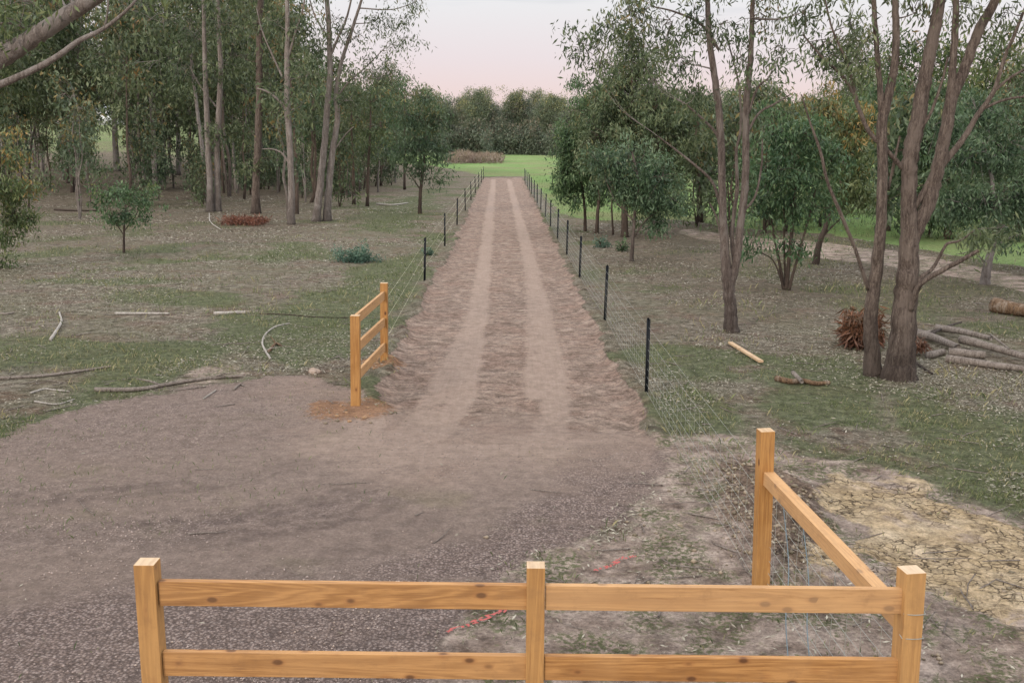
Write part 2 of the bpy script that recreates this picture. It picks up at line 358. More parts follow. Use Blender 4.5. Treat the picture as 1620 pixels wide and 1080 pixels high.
BARK_DARK = bark_material('dark_bark', (.045,.033,.027), (.10,.075,.06), (.17,.13,.105), (.12,.09,.07))
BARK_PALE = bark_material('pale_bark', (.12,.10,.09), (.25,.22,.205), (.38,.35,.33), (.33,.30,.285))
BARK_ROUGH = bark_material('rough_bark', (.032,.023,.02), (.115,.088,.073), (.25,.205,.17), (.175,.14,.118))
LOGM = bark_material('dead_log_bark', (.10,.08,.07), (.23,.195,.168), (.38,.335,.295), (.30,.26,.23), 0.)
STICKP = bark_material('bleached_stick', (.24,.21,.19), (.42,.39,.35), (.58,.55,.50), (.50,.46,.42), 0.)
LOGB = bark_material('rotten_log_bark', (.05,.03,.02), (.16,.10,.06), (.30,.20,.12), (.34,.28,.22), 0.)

def timber_material(axis, cols, name):
    m, nt, bs = mat_new(name); B = NB(nt)
    tc = B.n('ShaderNodeTexCoord'); oi = B.n('ShaderNodeObjectInfo')
    off = B.n('ShaderNodeCombineXYZ')
    for i, k in enumerate((37., 11., 23.)): B.link(B.math('MULTIPLY', oi.outputs['Random'], k), off.inputs[i])
    s = [1, 1, 1]; s['XYZ'.index(axis)] = .06
    q = B.mapv(tc.outputs['Object'], (1, 1, 1), (0, 0, 0), off.outputs[0])
    st = B.mapv(q, tuple(s))
    big = B.noise(st, 5.5, 3, .5, 1.2)
    wv = B.math('FRACT', B.math('MULTIPLY', big, 9.))
    ring = B.rng(B.math('ABSOLUTE', B.math('SUBTRACT', wv, .5)), 0, .5)
    fg = B.noise(st, 90, 4, .7)
    c = B.mix(ring, cols[0], cols[1])
    c = B.mix(B.rng(fg, .42, .72, 0, .6), c, cols[2])
    c = B.mix(B.rng(B.noise(q, 1.4, 3, .6), .4, .65, 0, .35), c, cols[3])
    s2 = [1, 1, 1]; s2['XYZ'.index(axis)] = .55
    kn = B.vor(B.mapv(q, tuple(s2)), 11); ks = B.n('ShaderNodeSeparateColor'); B.link(kn.outputs['Color'], ks.inputs[0])
    kn_on = B.rng(ks.outputs[0], .60, .62)
    km = B.math('MULTIPLY', B.rng(kn.outputs['Distance'], .27, .13), kn_on)
    c = B.mix(B.math('MULTIPLY', B.rng(kn.outputs['Distance'], .40, .22), B.math('MULTIPLY', kn_on, .45)), c, (.30,.13,.045))
    c = B.mix(B.math('MULTIPLY', km, .92), c, (.085,.033,.014))
    c = B.mix(B.math('MULTIPLY', oi.outputs['Random'], .42), c, tuple(min(1, x*k) for x, k in zip(cols[3], (1.15, 1.3, 1.6))))
    c = B.mix(B.rng(B.noise(q, 7, 6, .75), .5, .75, 0, .35), c, (.22,.12,.06))
    c = B.mix(B.rng(B.noise(st, 26, 5, .7), .56, .7, 0, .5), c, cols[2])
    B.link(c, bs.inputs['Base Color']); bs.inputs['Roughness'].default_value = .6
    B.link(B.bump(fg, .35, .004), bs.inputs['Normal'])
    return m
TC = [(.44,.225,.078), (.28,.13,.04), (.18,.08,.028), (.52,.30,.13)]
TIMX = timber_material('X', TC, 'cypress_board'); TIMZ = timber_material('Z', [(.42,.215,.067), (.29,.135,.038), (.19,.085,.028), (.47,.265,.10)], 'cypress_post')
ENDG = timber_material('Y', [(.52,.37,.22), (.44,.29,.16), (.30,.19,.10), (.55,.41,.26)], 'cypress_end_grain')

def simple(name, col, rough=.6, metal=0., var=.25, sc_=30):
    m, nt, bs = mat_new(name); B = NB(nt); tc = B.n('ShaderNodeTexCoord')
    n = B.noise(tc.outputs['Object'], sc_, 4, .6)
    c = B.mix(n, tuple(x*(1-var) for x in col), tuple(min(1, x*(1+var)) for x in col))
    B.link(c, bs.inputs['Base Color']); bs.inputs['Roughness'].default_value = rough; bs.inputs['Metallic'].default_value = metal
    return m
STEEL = simple('black_steel_paint', (.006,.008,.011), .55)
WIRE = simple('galvanised_wire', (.33,.34,.31), .5, .2)
WIREY = simple('pale_wire', (.62,.60,.42), .5)
BLUEW = simple('bluish_wire', (.13,.17,.19), .5)
CAPY = simple('yellow_plastic', (.65,.5,.12), .5)
STONE = simple('stone', (.30,.235,.19), .9, 0, .4, 20)
STONEO = simple('orange_stone', (.30,.19,.11), .9, 0, .4, 20)
PEBM = leaf_material('pebble', (.17,.13,.11), (.28,.22,.195), (.38,.305,.27), (.42,.33,.27), .0)
CLODM = leaf_material('soil_crumb', (.10,.07,.05), (.20,.145,.11), (.33,.25,.19), (.40,.28,.17), .0)
REDP = simple('red_marking_paint', (.36,.09,.08), .8, 0, .35, 60)
WHITEW = simple('white_wall_paint', (.7,.72,.75), .8); ROOFM = simple('grey_roof', (.42,.45,.5), .5)

# ------------------------------------------------------------------ mesh helpers
def mesh_np(name, V, Q, mat, attrs=None, smooth=False, nside=4):
    V = np.ascontiguousarray(V, np.float32); Q = np.ascontiguousarray(Q, np.int32)
    me = bpy.data.meshes.new(name)
    me.vertices.add(len(V)); me.vertices.foreach_set('co', V.ravel())
    me.loops.add(Q.size); me.loops.foreach_set('vertex_index', Q.ravel())
    me.polygons.add(len(Q)); me.polygons.foreach_set('loop_start', np.arange(0, Q.size, nside, dtype=np.int32))
    me.update(calc_edges=True)
    if smooth: me.polygons.foreach_set('use_smooth', np.ones(len(Q), bool))
    for k, a in (attrs or {}).items():
        at = me.attributes.new(k, 'FLOAT_COLOR', 'POINT')
        A = np.ones((len(V), 4), np.float32); A[:, :a.shape[1]] = a; at.data.foreach_set('color', A.ravel())
    me.materials.append(mat)
    return me
def link(name, me, parent=None, loc=None):
    o = bpy.data.objects.new(name, me); COL.objects.link(o)
    if parent is not None: o.parent = parent
    if loc is not None: o.location = loc
    return o
def thing(name, label, cat, loc=(0,0,0), group=None):
    o = bpy.data.objects.new(name, None); COL.objects.link(o); o.location = loc; o.empty_display_size = .2
    o['label'] = label; o['category'] = cat
    if group: o['group'] = group
    return o
def tag(o, label, cat, group=None):
    o['label'] = label; o['category'] = cat
    if group: o['group'] = group
    return o

class MB:
    def __init__(s): s.v = []; s.q = []; s.n = 0
    def add(s, V, Q):
        s.v.append(np.asarray(V, float)); s.q.append(np.asarray(Q, int)+s.n); s.n += len(V)
    def tube(s, pts, rad, sides=8, rough=0., rng=RNG, cap=True):
        pts = np.asarray(pts, float); rad = np.asarray(rad, float); n = len(pts)
        t = np.gradient(pts, axis=0); t /= np.linalg.norm(t, axis=1)[:, None]+1e-9
        up = np.where(np.abs(t[:, 2:3]) > .9, [[1., 0, 0]], [[0, 0, 1.]])
        if np.abs(t[:, 2]).mean() > .6: up = np.tile([[1., 0.02, 0]], (n, 1))
        else: up = np.tile([[0.02, 0, 1.]], (n, 1))
        a = np.cross(t, up); a /= np.linalg.norm(a, axis=1)[:, None]+1e-9
        b = np.cross(t, a)
        th = np.arange(sides)*2*PI/sides
        R = rad[:, None]*(1+(rng.random((n, sides))-.5)*rough)
        V = pts[:, None]+a[:, None]*(np.cos(th)[None, :, None]*R[..., None])+b[:, None]*(np.sin(th)[None, :, None]*R[..., None])
        i = np.arange(n-1)[:, None]*sides; j = np.arange(sides)[None]; k = (j+1) % sides
        Q = np.stack([i+j, i+sides+j, i+sides+k, i+k], -1).reshape(-1, 4)
        V = V.reshape(-1, 3)
        if cap and sides % 2 == 0:
            caps = []
            for base in (0, (n-1)*sides):
                for c in range(sides//2-1):
                    caps.append([base+c, base+c+1, base+sides-2-c, base+sides-1-c])
            Q = np.vstack([Q, np.array(caps)]) if caps else Q
        s.add(V, Q)
    def box(s, c, h, M=None):
        V = np.array([[x, y, z] for x in (-1, 1) for y in (-1, 1) for z in (-1, 1)], float)*h
        if M is not None: V = V @ np.array(M).T
        s.add(V+np.asarray(c), [[0,1,3,2],[4,6,7,5],[0,4,5,1],[2,3,7,6],[0,2,6,4],[1,5,7,3]])
    def mesh(s, name, mat, smooth=True):
        return mesh_np(name, np.vstack(s.v), np.vstack(s.q), mat, None, smooth)

def spline(pts, m=6):
    """Catmull-Rom through rows of pts (any width)"""
    p = np.asarray(pts, float); n = len(p)
    if n < 3: 
        t = np.linspace(0, 1, m+1)[:, None]; return p[0]*(1-t)+p[1]*t
    e = np.vstack([2*p[0]-p[1], p, 2*p[-1]-p[-2]]); out = []
    for i in range(1, n):
        p0, p1, p2, p3 = e[i-1], e[i], e[i+1], e[i+2]
        for t in np.arange(m)/m:
            out.append(.5*((2*p1)+(-p0+p2)*t+(2*p0-5*p1+4*p2-p3)*t*t+(-p0+3*p1-3*p2+p3)*t**3))
    out.append(p[-1]); return np.array(out)

def leaf_quads(C, rng, L, aspect, droop=.9, rnd=.55, col=None):
    n = len(C)
    d = rng.normal(size=(n, 3))*rnd; d[:, 2] -= droop; d /= np.linalg.norm(d, axis=1)[:, None]+1e-9
    w = np.cross(d, rng.normal(size=(n, 3))); w /= np.linalg.norm(w, axis=1)[:, None]+1e-9
    l = L*(.6+.8*rng.random(n))[:, None]; ww = l*aspect*.5
    V = np.empty((n, 4, 3)); V[:, 0] = C; V[:, 1] = C+d*l*.45+w*ww; V[:, 2] = C+d*l; V[:, 3] = C+d*l*.45-w*ww
    Q = np.arange(n*4).reshape(n, 4)
    A = np.repeat(col, 4, axis=0)
    return V.reshape(-1, 3), Q, A

def build_tree(rng, stems, blobs, leaf=.13, aspect=.22, per=40, dens=5.0, clr=.28, twig=.006, sides=10, sag=.5, flare=1.35, gold=0.12, maxcl=900, rscale=1.):
    """stems: lists of (x,y,z,r) ; blobs: (x,y,z,rx,rz). returns trunk MB, branch MB, leaf arrays"""
    T = MB(); BL = []; samples = []; stems = [[[p[0], p[1], p[2], p[3]*rscale] for p in s] for s in stems]
    for k, s in enumerate(stems):
        c = spline(s, 8)
        jit = rng.normal(size=(len(c), 2))*np.minimum(c[:, 3:4]*.06, .012); c[:, :2] += jit
        if k == 0 or s[0][2] < .3:
            c[:, 3] *= 1+(flare-1)*np.exp(-np.maximum(c[:, 2]-s[0][2], 0)/.35)
        T.tube(c[:, :3], c[:, 3], sides, .05, rng); samples.append(c)
    S = np.vstack(samples)
    LV = []; LC = []
    crown_c = np.array([b[:3] for b in blobs]).mean(0)
    for b in blobs:
        Bm = MB(); BL.append(Bm)
        c = np.array(b[:3]); rx, rz = b[3], b[4]; dm = b[5] if len(b) > 5 else 1.
        d = np.linalg.norm(S[:, :3]-c, axis=1)+1.2*np.maximum(S[:, 2]-(c[2]-.25*rz), 0)+.0/(S[:, 3]+.01)
        a = S[d.argmin()]; ln = np.linalg.norm(c-a[:3])
        r0 = min(a[3]*.6, .014*ln+.012)
        if ln > .25:
            mid = (a[:3]+c)/2+np.array([0, 0, -.12*ln])*rng.uniform(-.3, 1)+rng.normal(size=3)*.06*ln
            sp = spline([np.r_[a[:3], r0], np.r_[mid, r0*.7], np.r_[c, r0*.4]], 6)
            Bm.tube(sp[:, :3], sp[:, 3], 6, .1, rng, False)
        ns = max(3, int(3+rx*2)); ns = min(ns, 8)
        u = rng.normal(size=(ns, 3)); u /= np.linalg.norm(u, axis=1)[:, None]; u[:, 2] = np.abs(u[:, 2])*.7
        sub = c+u*np.array([rx, rx, rz])*.5*rng.uniform(.5, 1, (ns, 1))
        for q in sub:
            m_ = (c+q)/2+rng.normal(size=3)*.08*rx
            sp = spline([np.r_[c, r0*.4], np.r_[m_, r0*.32], np.r_[q, max(twig, r0*.22)]], 4)
            Bm.tube(sp[:, :3], sp[:, 3], 4, .0, rng, False)
        N = int(min(maxcl, max(4, dens*dm*rx*rz*PI)))
        u = rng.normal(size=(N, 3)); u /= np.linalg.norm(u, axis=1)[:, None]
        # lumpy blob outline
        lump = 1+.38*np.sin(u[:, 0]*5+c[0]*3)*np.cos(u[:, 2]*4+c[1])+.24*rng.normal(size=N)
        rr = rng.random(N)**(1/2.4)*lump
        K = c+u*np.array([rx, rx, rz])*rr[:, None]
        dd = np.linalg.norm(K[:, None]-sub[None], axis=2); nn = dd.argmin(1)
        for i in range(N):
            q = sub[nn[i]]
            if dd[i, nn[i]] < .05: continue
            m_ = (q+K[i])/2+np.array([0, 0, .1*dd[i, nn[i]]])
            Bm.tube([q, m_, K[i]], [twig*1.6, twig*1.2, twig*.7], 3, 0, rng, False)
        npl = rng.integers(int(per*.6), int(per*1.4)+1, N); idx = np.repeat(np.arange(N), npl); n = len(idx)
        off = rng.normal(size=(n, 3))*clr*np.array([1, 1, .8]); off[:, 2] -= np.abs(rng.normal(size=n))*clr*sag
        C = K[idx]+off
        cb = rng.random(N)
        lc = np.clip(cb[idx]*.45+rng.random(n)*.6-.05, 0, 1)
        young = np.clip(rng.random(N)*.75+gold*(K[:, 2]-crown_c[2]+rx)/max(rx, .5), 0, 1)[idx]*.75+rng.random(n)*.3  # tip colour grows with height: new growth and painted sun on treetops
        inner_shade = np.clip(1.05-np.linalg.norm((C-c)/np.array([rx, rx, rz]), axis=1), 0, 1)  # how deep a leaf sits in its blob; drives the painted shade
        LV.append(C); LC.append(np.stack([lc, young, inner_shade], 1))  # young holds new growth and the painted sun on treetops
    C = np.vstack(LV); A = np.vstack(LC)
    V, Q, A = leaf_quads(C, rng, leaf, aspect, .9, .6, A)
    return T, BL, (V, Q, A)

def assemble(name, label, cat, base, T, Bm, L, bark, leafm, group=None, branch_bark=None):
    base = np.array(base, float)
    t = thing(name, label, cat, tuple(base), group)
    for mbx in [T]+Bm: mbx.v = [v-base for v in mbx.v]
    link('trunk', T.mesh('trunk', bark), t)
    for mbx in Bm:
        if mbx.n: link('branch', mbx.mesh('branch', branch_bark or bark, True), t)
    link('crown', mesh_np('crown', L[0]-base, L[1], leafm, {'lc': L[2]}), t)
    return t

SEED = [100]
def ptree(label, base, stems, blobs, bark=BARK_PINK, leafm=LEAF_OLIVE, name='gum_tree', cat='tree', dy=0., group=None, ystems=None, bb=None, **kw):
    """a tree drawn from points: base pixel on the ground fixes its distance; stems (px,py,radius m[,dY]); blobs (px,py,rx px,ry px[,dY[,dens]])"""
    SEED[0] += 1; rng = np.random.default_rng(SEED[0])
    g = G(*base); Y = g[1]; dep = Y*math.cos(PITCH)+H*math.sin(PITCH); k = dep/F
    S = []
    for i, s in enumerate(stems):
        L = []
        for j, p in enumerate(s):
            q = P(p[0], p[1], Y+(p[3] if len(p) > 3 else 0)); L.append([q[0], q[1], q[2], p[2]])
        if L[0][2] < .35: L[0][2] = zat(L[0][0], L[0][1])-.06
        S.append(L)
    Bs = []
    for b in blobs:
        dyb = b[4] if len(b) > 4 else rng.uniform(-1, 1)*b[2]*k*.6
        q = P(b[0], b[1], Y+dyb); kk = k*(Y+dyb)/Y
        Bs.append((q[0], q[1], q[2], b[2]*kk, b[3]*kk, b[5] if len(b) > 5 else 1.))
    T, Bm, L = build_tree(rng, S, Bs, **kw)
    return assemble(name, label, cat, (S[0][0][0], S[0][0][1], zat(S[0][0][0], S[0][0][1])), T, Bm, L, bark, leafm, group, bb)

# ------------------------------------------------------------------ ground sheets
rows = np.concatenate([[-40, -15, -4, 1, 4], 5.5*np.exp(np.linspace(0, math.log(400/5.5), 640)), [480, 620, 900, 1500, 3000]])
si = np.linspace(-1, 1, 621); s = np.sign(si)*(np.abs(si)*.74+np.where(np.abs(si) > .82, (np.abs(si)-.82)*9, 0))
wr = 3+np.abs(rows)*.93
X = s[None]*wr[:, None]; Y = np.repeat(rows[:, None], len(s), 1)
M = masks(X, Y)
Z = hz(X, Y)
Z = Z-.07*sst(-.05, .25, M['edge'])*(1-M['grav'])
Z = Z+.07*np.exp(-((M['edge']+.12)/.14)**2)*(1-M['grav'])*sst(150, 60, Y)*fbm(X, Y, .5, 61, 3)*1.6
Z = Z+(fbm(X, Y, .35, 51, 3)-.5)*.05*M['road']*(1-M['track'])*sst(60, 25, Y)
Z = Z+(fbm(X, Y, .6, 55, 3)-.3)*.42*M['dark']+(fbm(X, Y, .22, 56, 2)-.5)*.12*M['dark']+(fbm(X, Y, .5, 58, 3)-.2)*.16*M['orange']
Z = Z+(fbm(X, Y, .5, 59, 3)-.5)*.06*(M['bare'])*sst(40, 20, Y)
V = np.stack([X, Y, Z], -1).reshape(-1, 3)
nr, nc = X.shape
ii = (np.arange(nr-1)[:, None]*nc+np.arange(nc-1)[None]).ravel()
Q = np.stack([ii, ii+1, ii+nc+1, ii+nc], 1)
att = {'ma': np.stack([M['road'], M['grav'], M['mead']], -1).reshape(-1, 3),
       'mb': np.stack([M['clay'], M['bare'], M['green']], -1).reshape(-1, 3),
       'mc': np.stack([M['track'], M['orange'], M['dark']], -1).reshape(-1, 3)}
WOOD = .8*sst(19, 32, Y+(fbm(X, Y, 6, 97, 3)-.5)*22)*sst(2.5, 5, X)+sst(34, 58, Y+(fbm(X, Y, 9, 91, 3)-.5)*30)*sst(7, 15, -X+(fbm(X, Y, 6, 95, 3)-.5)*8)*.95  # woods floor: brown litter, on the left also darkened as painted tree shade
att['me'] = np.stack([M['seam']]*3, -1).reshape(-1, 3)
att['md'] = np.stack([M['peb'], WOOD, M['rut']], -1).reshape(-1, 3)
fm = {k: M[k].ravel()[Q].mean(1) for k in ('road', 'grav', 'mead', 'clay')}
cls = np.zeros(len(Q), int)
cls[fm['mead'] > .5] = 3; cls[fm['clay'] > .5] = 4; cls[fm['grav'] > .5] = 2; cls[(fm['road'] > .5) & (fm['grav'] < .6)] = 1
for k, nm in enumerate(('ground', 'dirt_road', 'gravel_road', 'meadow', 'clay_ground')):
    q = Q[cls == k]
    if not len(q): continue
    u, inv = np.unique(q, return_inverse=True)
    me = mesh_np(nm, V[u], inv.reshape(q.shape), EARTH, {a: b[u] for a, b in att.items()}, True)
    o = link(nm, me); o['kind'] = 'structure'

# ------------------------------------------------------------------ scatter: leaf litter, grass, pebbles, twigs
def scat(n, y0, y1, smax=.62, rng=RNG):
    y = y0*np.exp(rng.random(n)*math.log(y1/y0)); x = (rng.random(n)*2-1)*smax*(y+1.5)
    return x, y
def gz(x, y, m=None):
    if m is None: m = masks(x, y)
    z = hz(x, y)-.07*sst(-.05, .25, m['edge'])*(1-m['grav'])
    return z+(fbm(x, y, .6, 55, 3)-.3)*.42*m['dark']+(fbm(x, y, .22, 56, 2)-.5)*.12*m['dark']+(fbm(x, y, .5, 58, 3)-.2)*.16*m['orange']
x, y = scat(520000, 7.0, 75)
m = masks(x, y)
dn = fbm(x, y, 2.4, 201, 4)
p = sst(.42, .60, dn)*.9+.06
p = p*(1-.99*m['road'])*(1-.998*m['grav'])*(1-m['mead'])*(1-.93*m['clay'])*(1-.96*m['bare'])*(1-.3*m['green'])*(1-.8*m['dark'])+.0004
keep = RNG.random(len(x)) < p; x, y = x[keep], y[keep]; mk = {k: v[keep] for k, v in m.items()}
z = gz(x, y, mk)+.012+RNG.random(len(x))*.02
n = len(x); th = RNG.random(n)*2*PI; tl = RNG.normal(size=n)*.22
d = np.stack([np.cos(th), np.sin(th), tl], 1); w = np.stack([-np.sin(th), np.cos(th), RNG.normal(size=n)*.35], 1)
l = (.025+.055*RNG.random(n)**1.5)*np.clip(y/24, 1, 2.3); c = np.stack([x, y, z], 1)
ww = (l*.13)[:, None]
LVv = np.stack([c-d*l[:, None]*.5, c+w*ww, c+d*l[:, None]*.5, c-w*ww], 1).reshape(-1, 3)
a = np.repeat(np.stack([RNG.random(n), RNG.random(n)*.85, np.zeros(n)], 1), 4, 0)
o = link('leaf_litter', mesh_np('leaf_litter', LVv, np.arange(n*4).reshape(-1, 4), LITTER, {'lc': a})); o['kind'] = 'stuff'
tag(o, 'pale fallen gum leaves scattered over the brown woodland floor', 'leaf litter')

def grass(n, y0, y1, pf, hgt, dry, nm, lab):
    x, y = scat(n, y0, y1); m = masks(x, y); keep = RNG.random(n) < pf(x, y, m)
    x, y = x[keep], y[keep]; mk = {k: v[keep] for k, v in m.items()}; z = gz(x, y, mk)-.01; n = len(x)
    sz = np.clip(y/20, .8, 2.6)
    h = hgt*(.4+RNG.random(n))*np.clip(sz, 1, 1.6); th = RNG.random(n)*2*PI; le = h*(.25+.6*RNG.random(n))
    b = .0045*sz*(.7+.6*RNG.random(n))
    c = np.stack([x, y, z], 1); wv = np.stack([-np.sin(th)*b, np.cos(th)*b, 0*b], 1)
    mid = c+np.stack([np.cos(th)*le*.35, np.sin(th)*le*.35, h*.6], 1); top = c+np.stack([np.cos(th)*le, np.sin(th)*le, h], 1)
    Vv = np.stack([c-wv, c+wv, mid+wv*.8, top], 1).reshape(-1, 3)
    a = np.repeat(np.stack([RNG.random(n), np.clip(RNG.random(n)*.75+dry(x, y), 0, 1), 0*x], 1), 4, 0)
    o = link(nm, mesh_np(nm, Vv, np.arange(n*4).reshape(-1, 4), GRASSM, {'lc': a})); o['kind'] = 'stuff'
    tag(o, lab, 'grass')
clump = lambda x, y: sst(.5, .66, vn(x, y, .28, 301)*.5+fbm(x, y, 1.5, 303, 2)*.55)
grass(330000, 7, 60, lambda x, y, m: (m['green']*.75*(.25+clump(x, y))+.10*clump(x, y))*(1-m['road'])*(1-.93*m['grav'])*(1-.9*m['clay'])*(1-.6*m['bare'])*(1-m['mead']), .055,
      lambda x, y: .45*sst(.42, .62, fbm(x, y, 2.2, 305, 2)), 'grass', 'short green and straw coloured grass among the fallen leaves')
grass(60000, 10, 30, lambda x, y, m: sst(.5, .62, fbm(x, y, 2.6, 371, 3))*(1-m['road'])*(1-m['grav'])*(1-m['clay'])*(1-.5*m['bare'])*.5*clump(x, y), .10,
      lambda x, y: .5+0*x, 'straw_grass', 'taller dry straw coloured grass tufts between the trees')
grass(60000, 45, 120, lambda x, y, m: .5*m['mead'], .10, lambda x, y: .1+0*x, 'meadow_grass', 'bright green paddock grass beyond the trees')

x, y = scat(60000, 7, 22, .56); m = masks(x, y)
keep = RNG.random(len(x)) < (m['grav']*(1-.5*m['track'])*(1-.7*m['road'])*sst(.42, .6, fbm(x, y, 1.2, 401, 3))+.015*m['bare']+.012*m['road'])*.8
x, y = x[keep], y[keep]; mk = {k: v[keep] for k, v in m.items()}; z = gz(x, y, mk); n = len(x)
r = .006+.010*RNG.random(n)**2.2
OCT = np.array([[1,0,0],[0,1,0],[-1,0,0],[0,-1,0],[0,0,1],[0,0,-1]], float)
th = RNG.random(n)*2*PI; ct, st_ = np.cos(th), np.sin(th)
O = OCT[None]*r[:, None, None]*RNG.uniform(.6, 1.3, (n, 6, 1)); O[..., 2] *= .7
Ox = O[..., 0]*ct[:, None]-O[..., 1]*st_[:, None]; Oy = O[..., 0]*st_[:, None]+O[..., 1]*ct[:, None]
Vv = np.stack([Ox+x[:, None], Oy+y[:, None], O[..., 2]+z[:, None]+r[:, None]*.3], -1).reshape(-1, 3)
tri = np.array([[0,1,4],[1,2,4],[2,3,4],[3,0,4],[1,0,5],[2,1,5],[3,2,5],[0,3,5]])
Qt = (np.arange(n)[:, None, None]*6+tri[None]).reshape(-1, 3)
a = np.repeat(np.stack([RNG.random(n), RNG.random(n)**2*.95, 0*x], 1), 6, 0)
o = link('pebbles', mesh_np('pebbles', Vv, Qt, PEBM, {'lc': a}, False, 3)); o['kind'] = 'stuff'
tag(o, 'small mauve brown gravel stones loose on the gravel road', 'gravel')

x, y = scat(1100, 8, 50); m = masks(x, y)
keep = RNG.random(len(x)) < (1-m['road'])*(1-.96*m['grav'])*(1-m['mead'])*(1-.6*m['clay']); x, y = x[keep], y[keep]; z = gz(x, y)
tw = MB()
for i in range(len(x)):
    th = random.random()*2*PI; L_ = random.uniform(.12, .6); c = np.array([x[i], y[i], z[i]+.015]); dv = np.array([math.cos(th), math.sin(th), random.uniform(-.03, .08)])
    r_ = random.uniform(.004, .010)
    tw.tube([c-dv*L_/2, c+np.array([random.uniform(-.05, .05), random.uniform(-.05, .05), 0])*L_, c+dv*L_/2], [r_, r_*.9, r_*.5], 4, 0, RNG, False)
o = link('fallen_twigs', tw.mesh('fallen_twigs', LOGM)); o['kind'] = 'stuff'
tag(o, 'small dry twigs strewn among the fallen leaves', 'twigs')

x, y = scat(90000, 7.5, 15, .6); m = masks(x, y)
keep = RNG.random(len(x)) < (m['dark']*.5+.05*m['bare']*sst(.5, .65, fbm(x, y, 1., 411, 3))+.5*m['orange'])*(1-m['grav']*.7); x, y = x[keep], y[keep]; z = gz(x, y); n = len(x)
r = .008+.035*RNG.random(n)**3
O = OCT[None]*r[:, None, None]*RNG.uniform(.5, 1.4, (n, 6, 1)); O[..., 2] *= .7
Vv = np.stack([O[..., 0]+x[:, None], O[..., 1]+y[:, None], O[..., 2]+z[:, None]+r[:, None]*.2], -1).reshape(-1, 3)
Qt = (np.arange(n)[:, None, None]*6+tri[None]).reshape(-1, 3)
a = np.repeat(np.stack([RNG.random(n), RNG.random(n)*.8, 0*x], 1), 6, 0)
o = link('soil_crumbs', mesh_np('soil_crumbs', Vv, Qt, CLODM, {'lc': a}, False, 3)); o['kind'] = 'stuff'
tag(o, 'loose brown soil crumbs on the dug earth behind the corner post', 'soil')

# ------------------------------------------------------------------ timber fences
def bevel_box(name, sx, sy, sz, mat, endmat=None, bev=.006, sub=0):
    """box -s/2..s/2 bevelled; end faces along the long axis get the end-grain material"""
    import bmesh
    bm = bmesh.new(); bmesh.ops.create_cube(bm, size=1)
    for v in bm.verts: v.co = Vector((v.co.x*sx, v.co.y*sy, v.co.z*sz))
    bmesh.ops.bevel(bm, geom=bm.edges[:], offset=bev, segments=2, affect='EDGES', profile=.6)
    me = bpy.data.meshes.new(name); bm.to_mesh(me); bm.free(); me.materials.append(mat)
    if endmat:
        me.materials.append(endmat); ax = max(range(3), key=lambda i: (sx, sy, sz)[i])
        for p_ in me.polygons:
            if abs(p_.normal[ax]) > .9: p_.material_index = 1
    return me
def post(parent, x, y, h, w, lean=(0, 0), rot=0, top=True, bury=.35):
    z0 = zat(x, y)-bury
    o = link('post', bevel_box('post', w, w, h+bury, TIMZ, ENDG, .004), parent)
    R = Matrix.Rotation(lean[0], 4, 'Y') @ Matrix.Rotation(lean[1], 4, 'X') @ Matrix.Rotation(rot, 4, 'Z')
    o.matrix_world = Matrix.Translation((x, y, 0)) @ R @ Matrix.Translation((0, 0, z0+(h+bury)/2))
    return o
def rail(parent, a, b, hgt=.15, th=.045, nm='rail'):
    a = Vector(a); b = Vector(b); d = b-a
    o = link(nm, bevel_box(nm, d.length, th, hgt, TIMX, ENDG, .003), parent)
    xa = d.normalized(); ya = Vector((0, 0, 1)).cross(xa).normalized(); za = xa.cross(ya)
    R = Matrix((xa, ya, za)).transposed().to_4x4()
    o.matrix_world = Matrix.Translation((a+b)/2) @ R
    return o
def wires(parent, nm, A, Bq, heights, stays, r=.0025, z=True, hs=None):
    """horizontal wires between two points (with sag) + vertical stays"""
    mb = MB(); A = np.array(A, float); Bq = np.array(Bq, float); L_ = np.linalg.norm(Bq-A)
    n = max(2, int(L_/1.5))
    for h in heights:
        t = np.linspace(0, 1, n+1)[:, None]; p_ = A*(1-t)+Bq*t
        p_[:, 2] += h-.02*np.sin(t[:, 0]*PI)
        mb.tube(p_, np.full(n+1, r), 4, 0, RNG, False)
    if stays:
        for t in np.arange(stays*.5, L_, stays)/L_:
            q = A*(1-t)+Bq*t; lean = RNG.normal()*.01
            mb.tube([q+[0, 0, heights[0]], q+[lean, lean, heights[-1]]], [r*.8, r*.8], 4, 0, RNG, False)
    return link(nm, mb.mesh(nm, WIRE), parent)

FY = 6.03
pl, pm, pr = P(237,905,FY), P(849,902,FY), P(1449,906,FY)
pb = np.array([2.30, 8.92, 0])
ft = thing('timber_fence', 'long two-rail cypress timber fence in the foreground with a return rail at its right end', 'timber fence', (0, 0, 0))
post(ft, pl[0], FY, 1.43, .125, (-.01, 0)); post(ft, pm[0], FY, 1.435, .112, (-.004, 0))
post(ft, pr[0], FY, 1.43, .128, (-.02, 0), .12); post(ft, pb[0], pb[1], 1.50, .128, (-.025, 0), .1)
yr = FY-.01
for zt in (1.312, .842, .37):
    zc = zt-.08
    rail(ft, (pl[0]+.06, yr, zc), (pm[0]-.055, yr-.004, zc), .16)
    rail(ft, (pm[0]+.055, yr-.004, zc), (pr[0]-.055, yr, zc-.002), .16)
rail(ft, (pb[0]+.0, pb[1]-.062, 1.07), (pr[0]-.02, FY+.062, 1.055), .12, .10)
w1 = wires(ft, 'wire_mesh', (pb[0]+.04, pb[1]-.08, zat(*pb[:2])), (pr[0]-.08, FY+.08, 0), [.08, .18, .30, .43, .58, .75, .92], .3, .0022)
tb = MB()
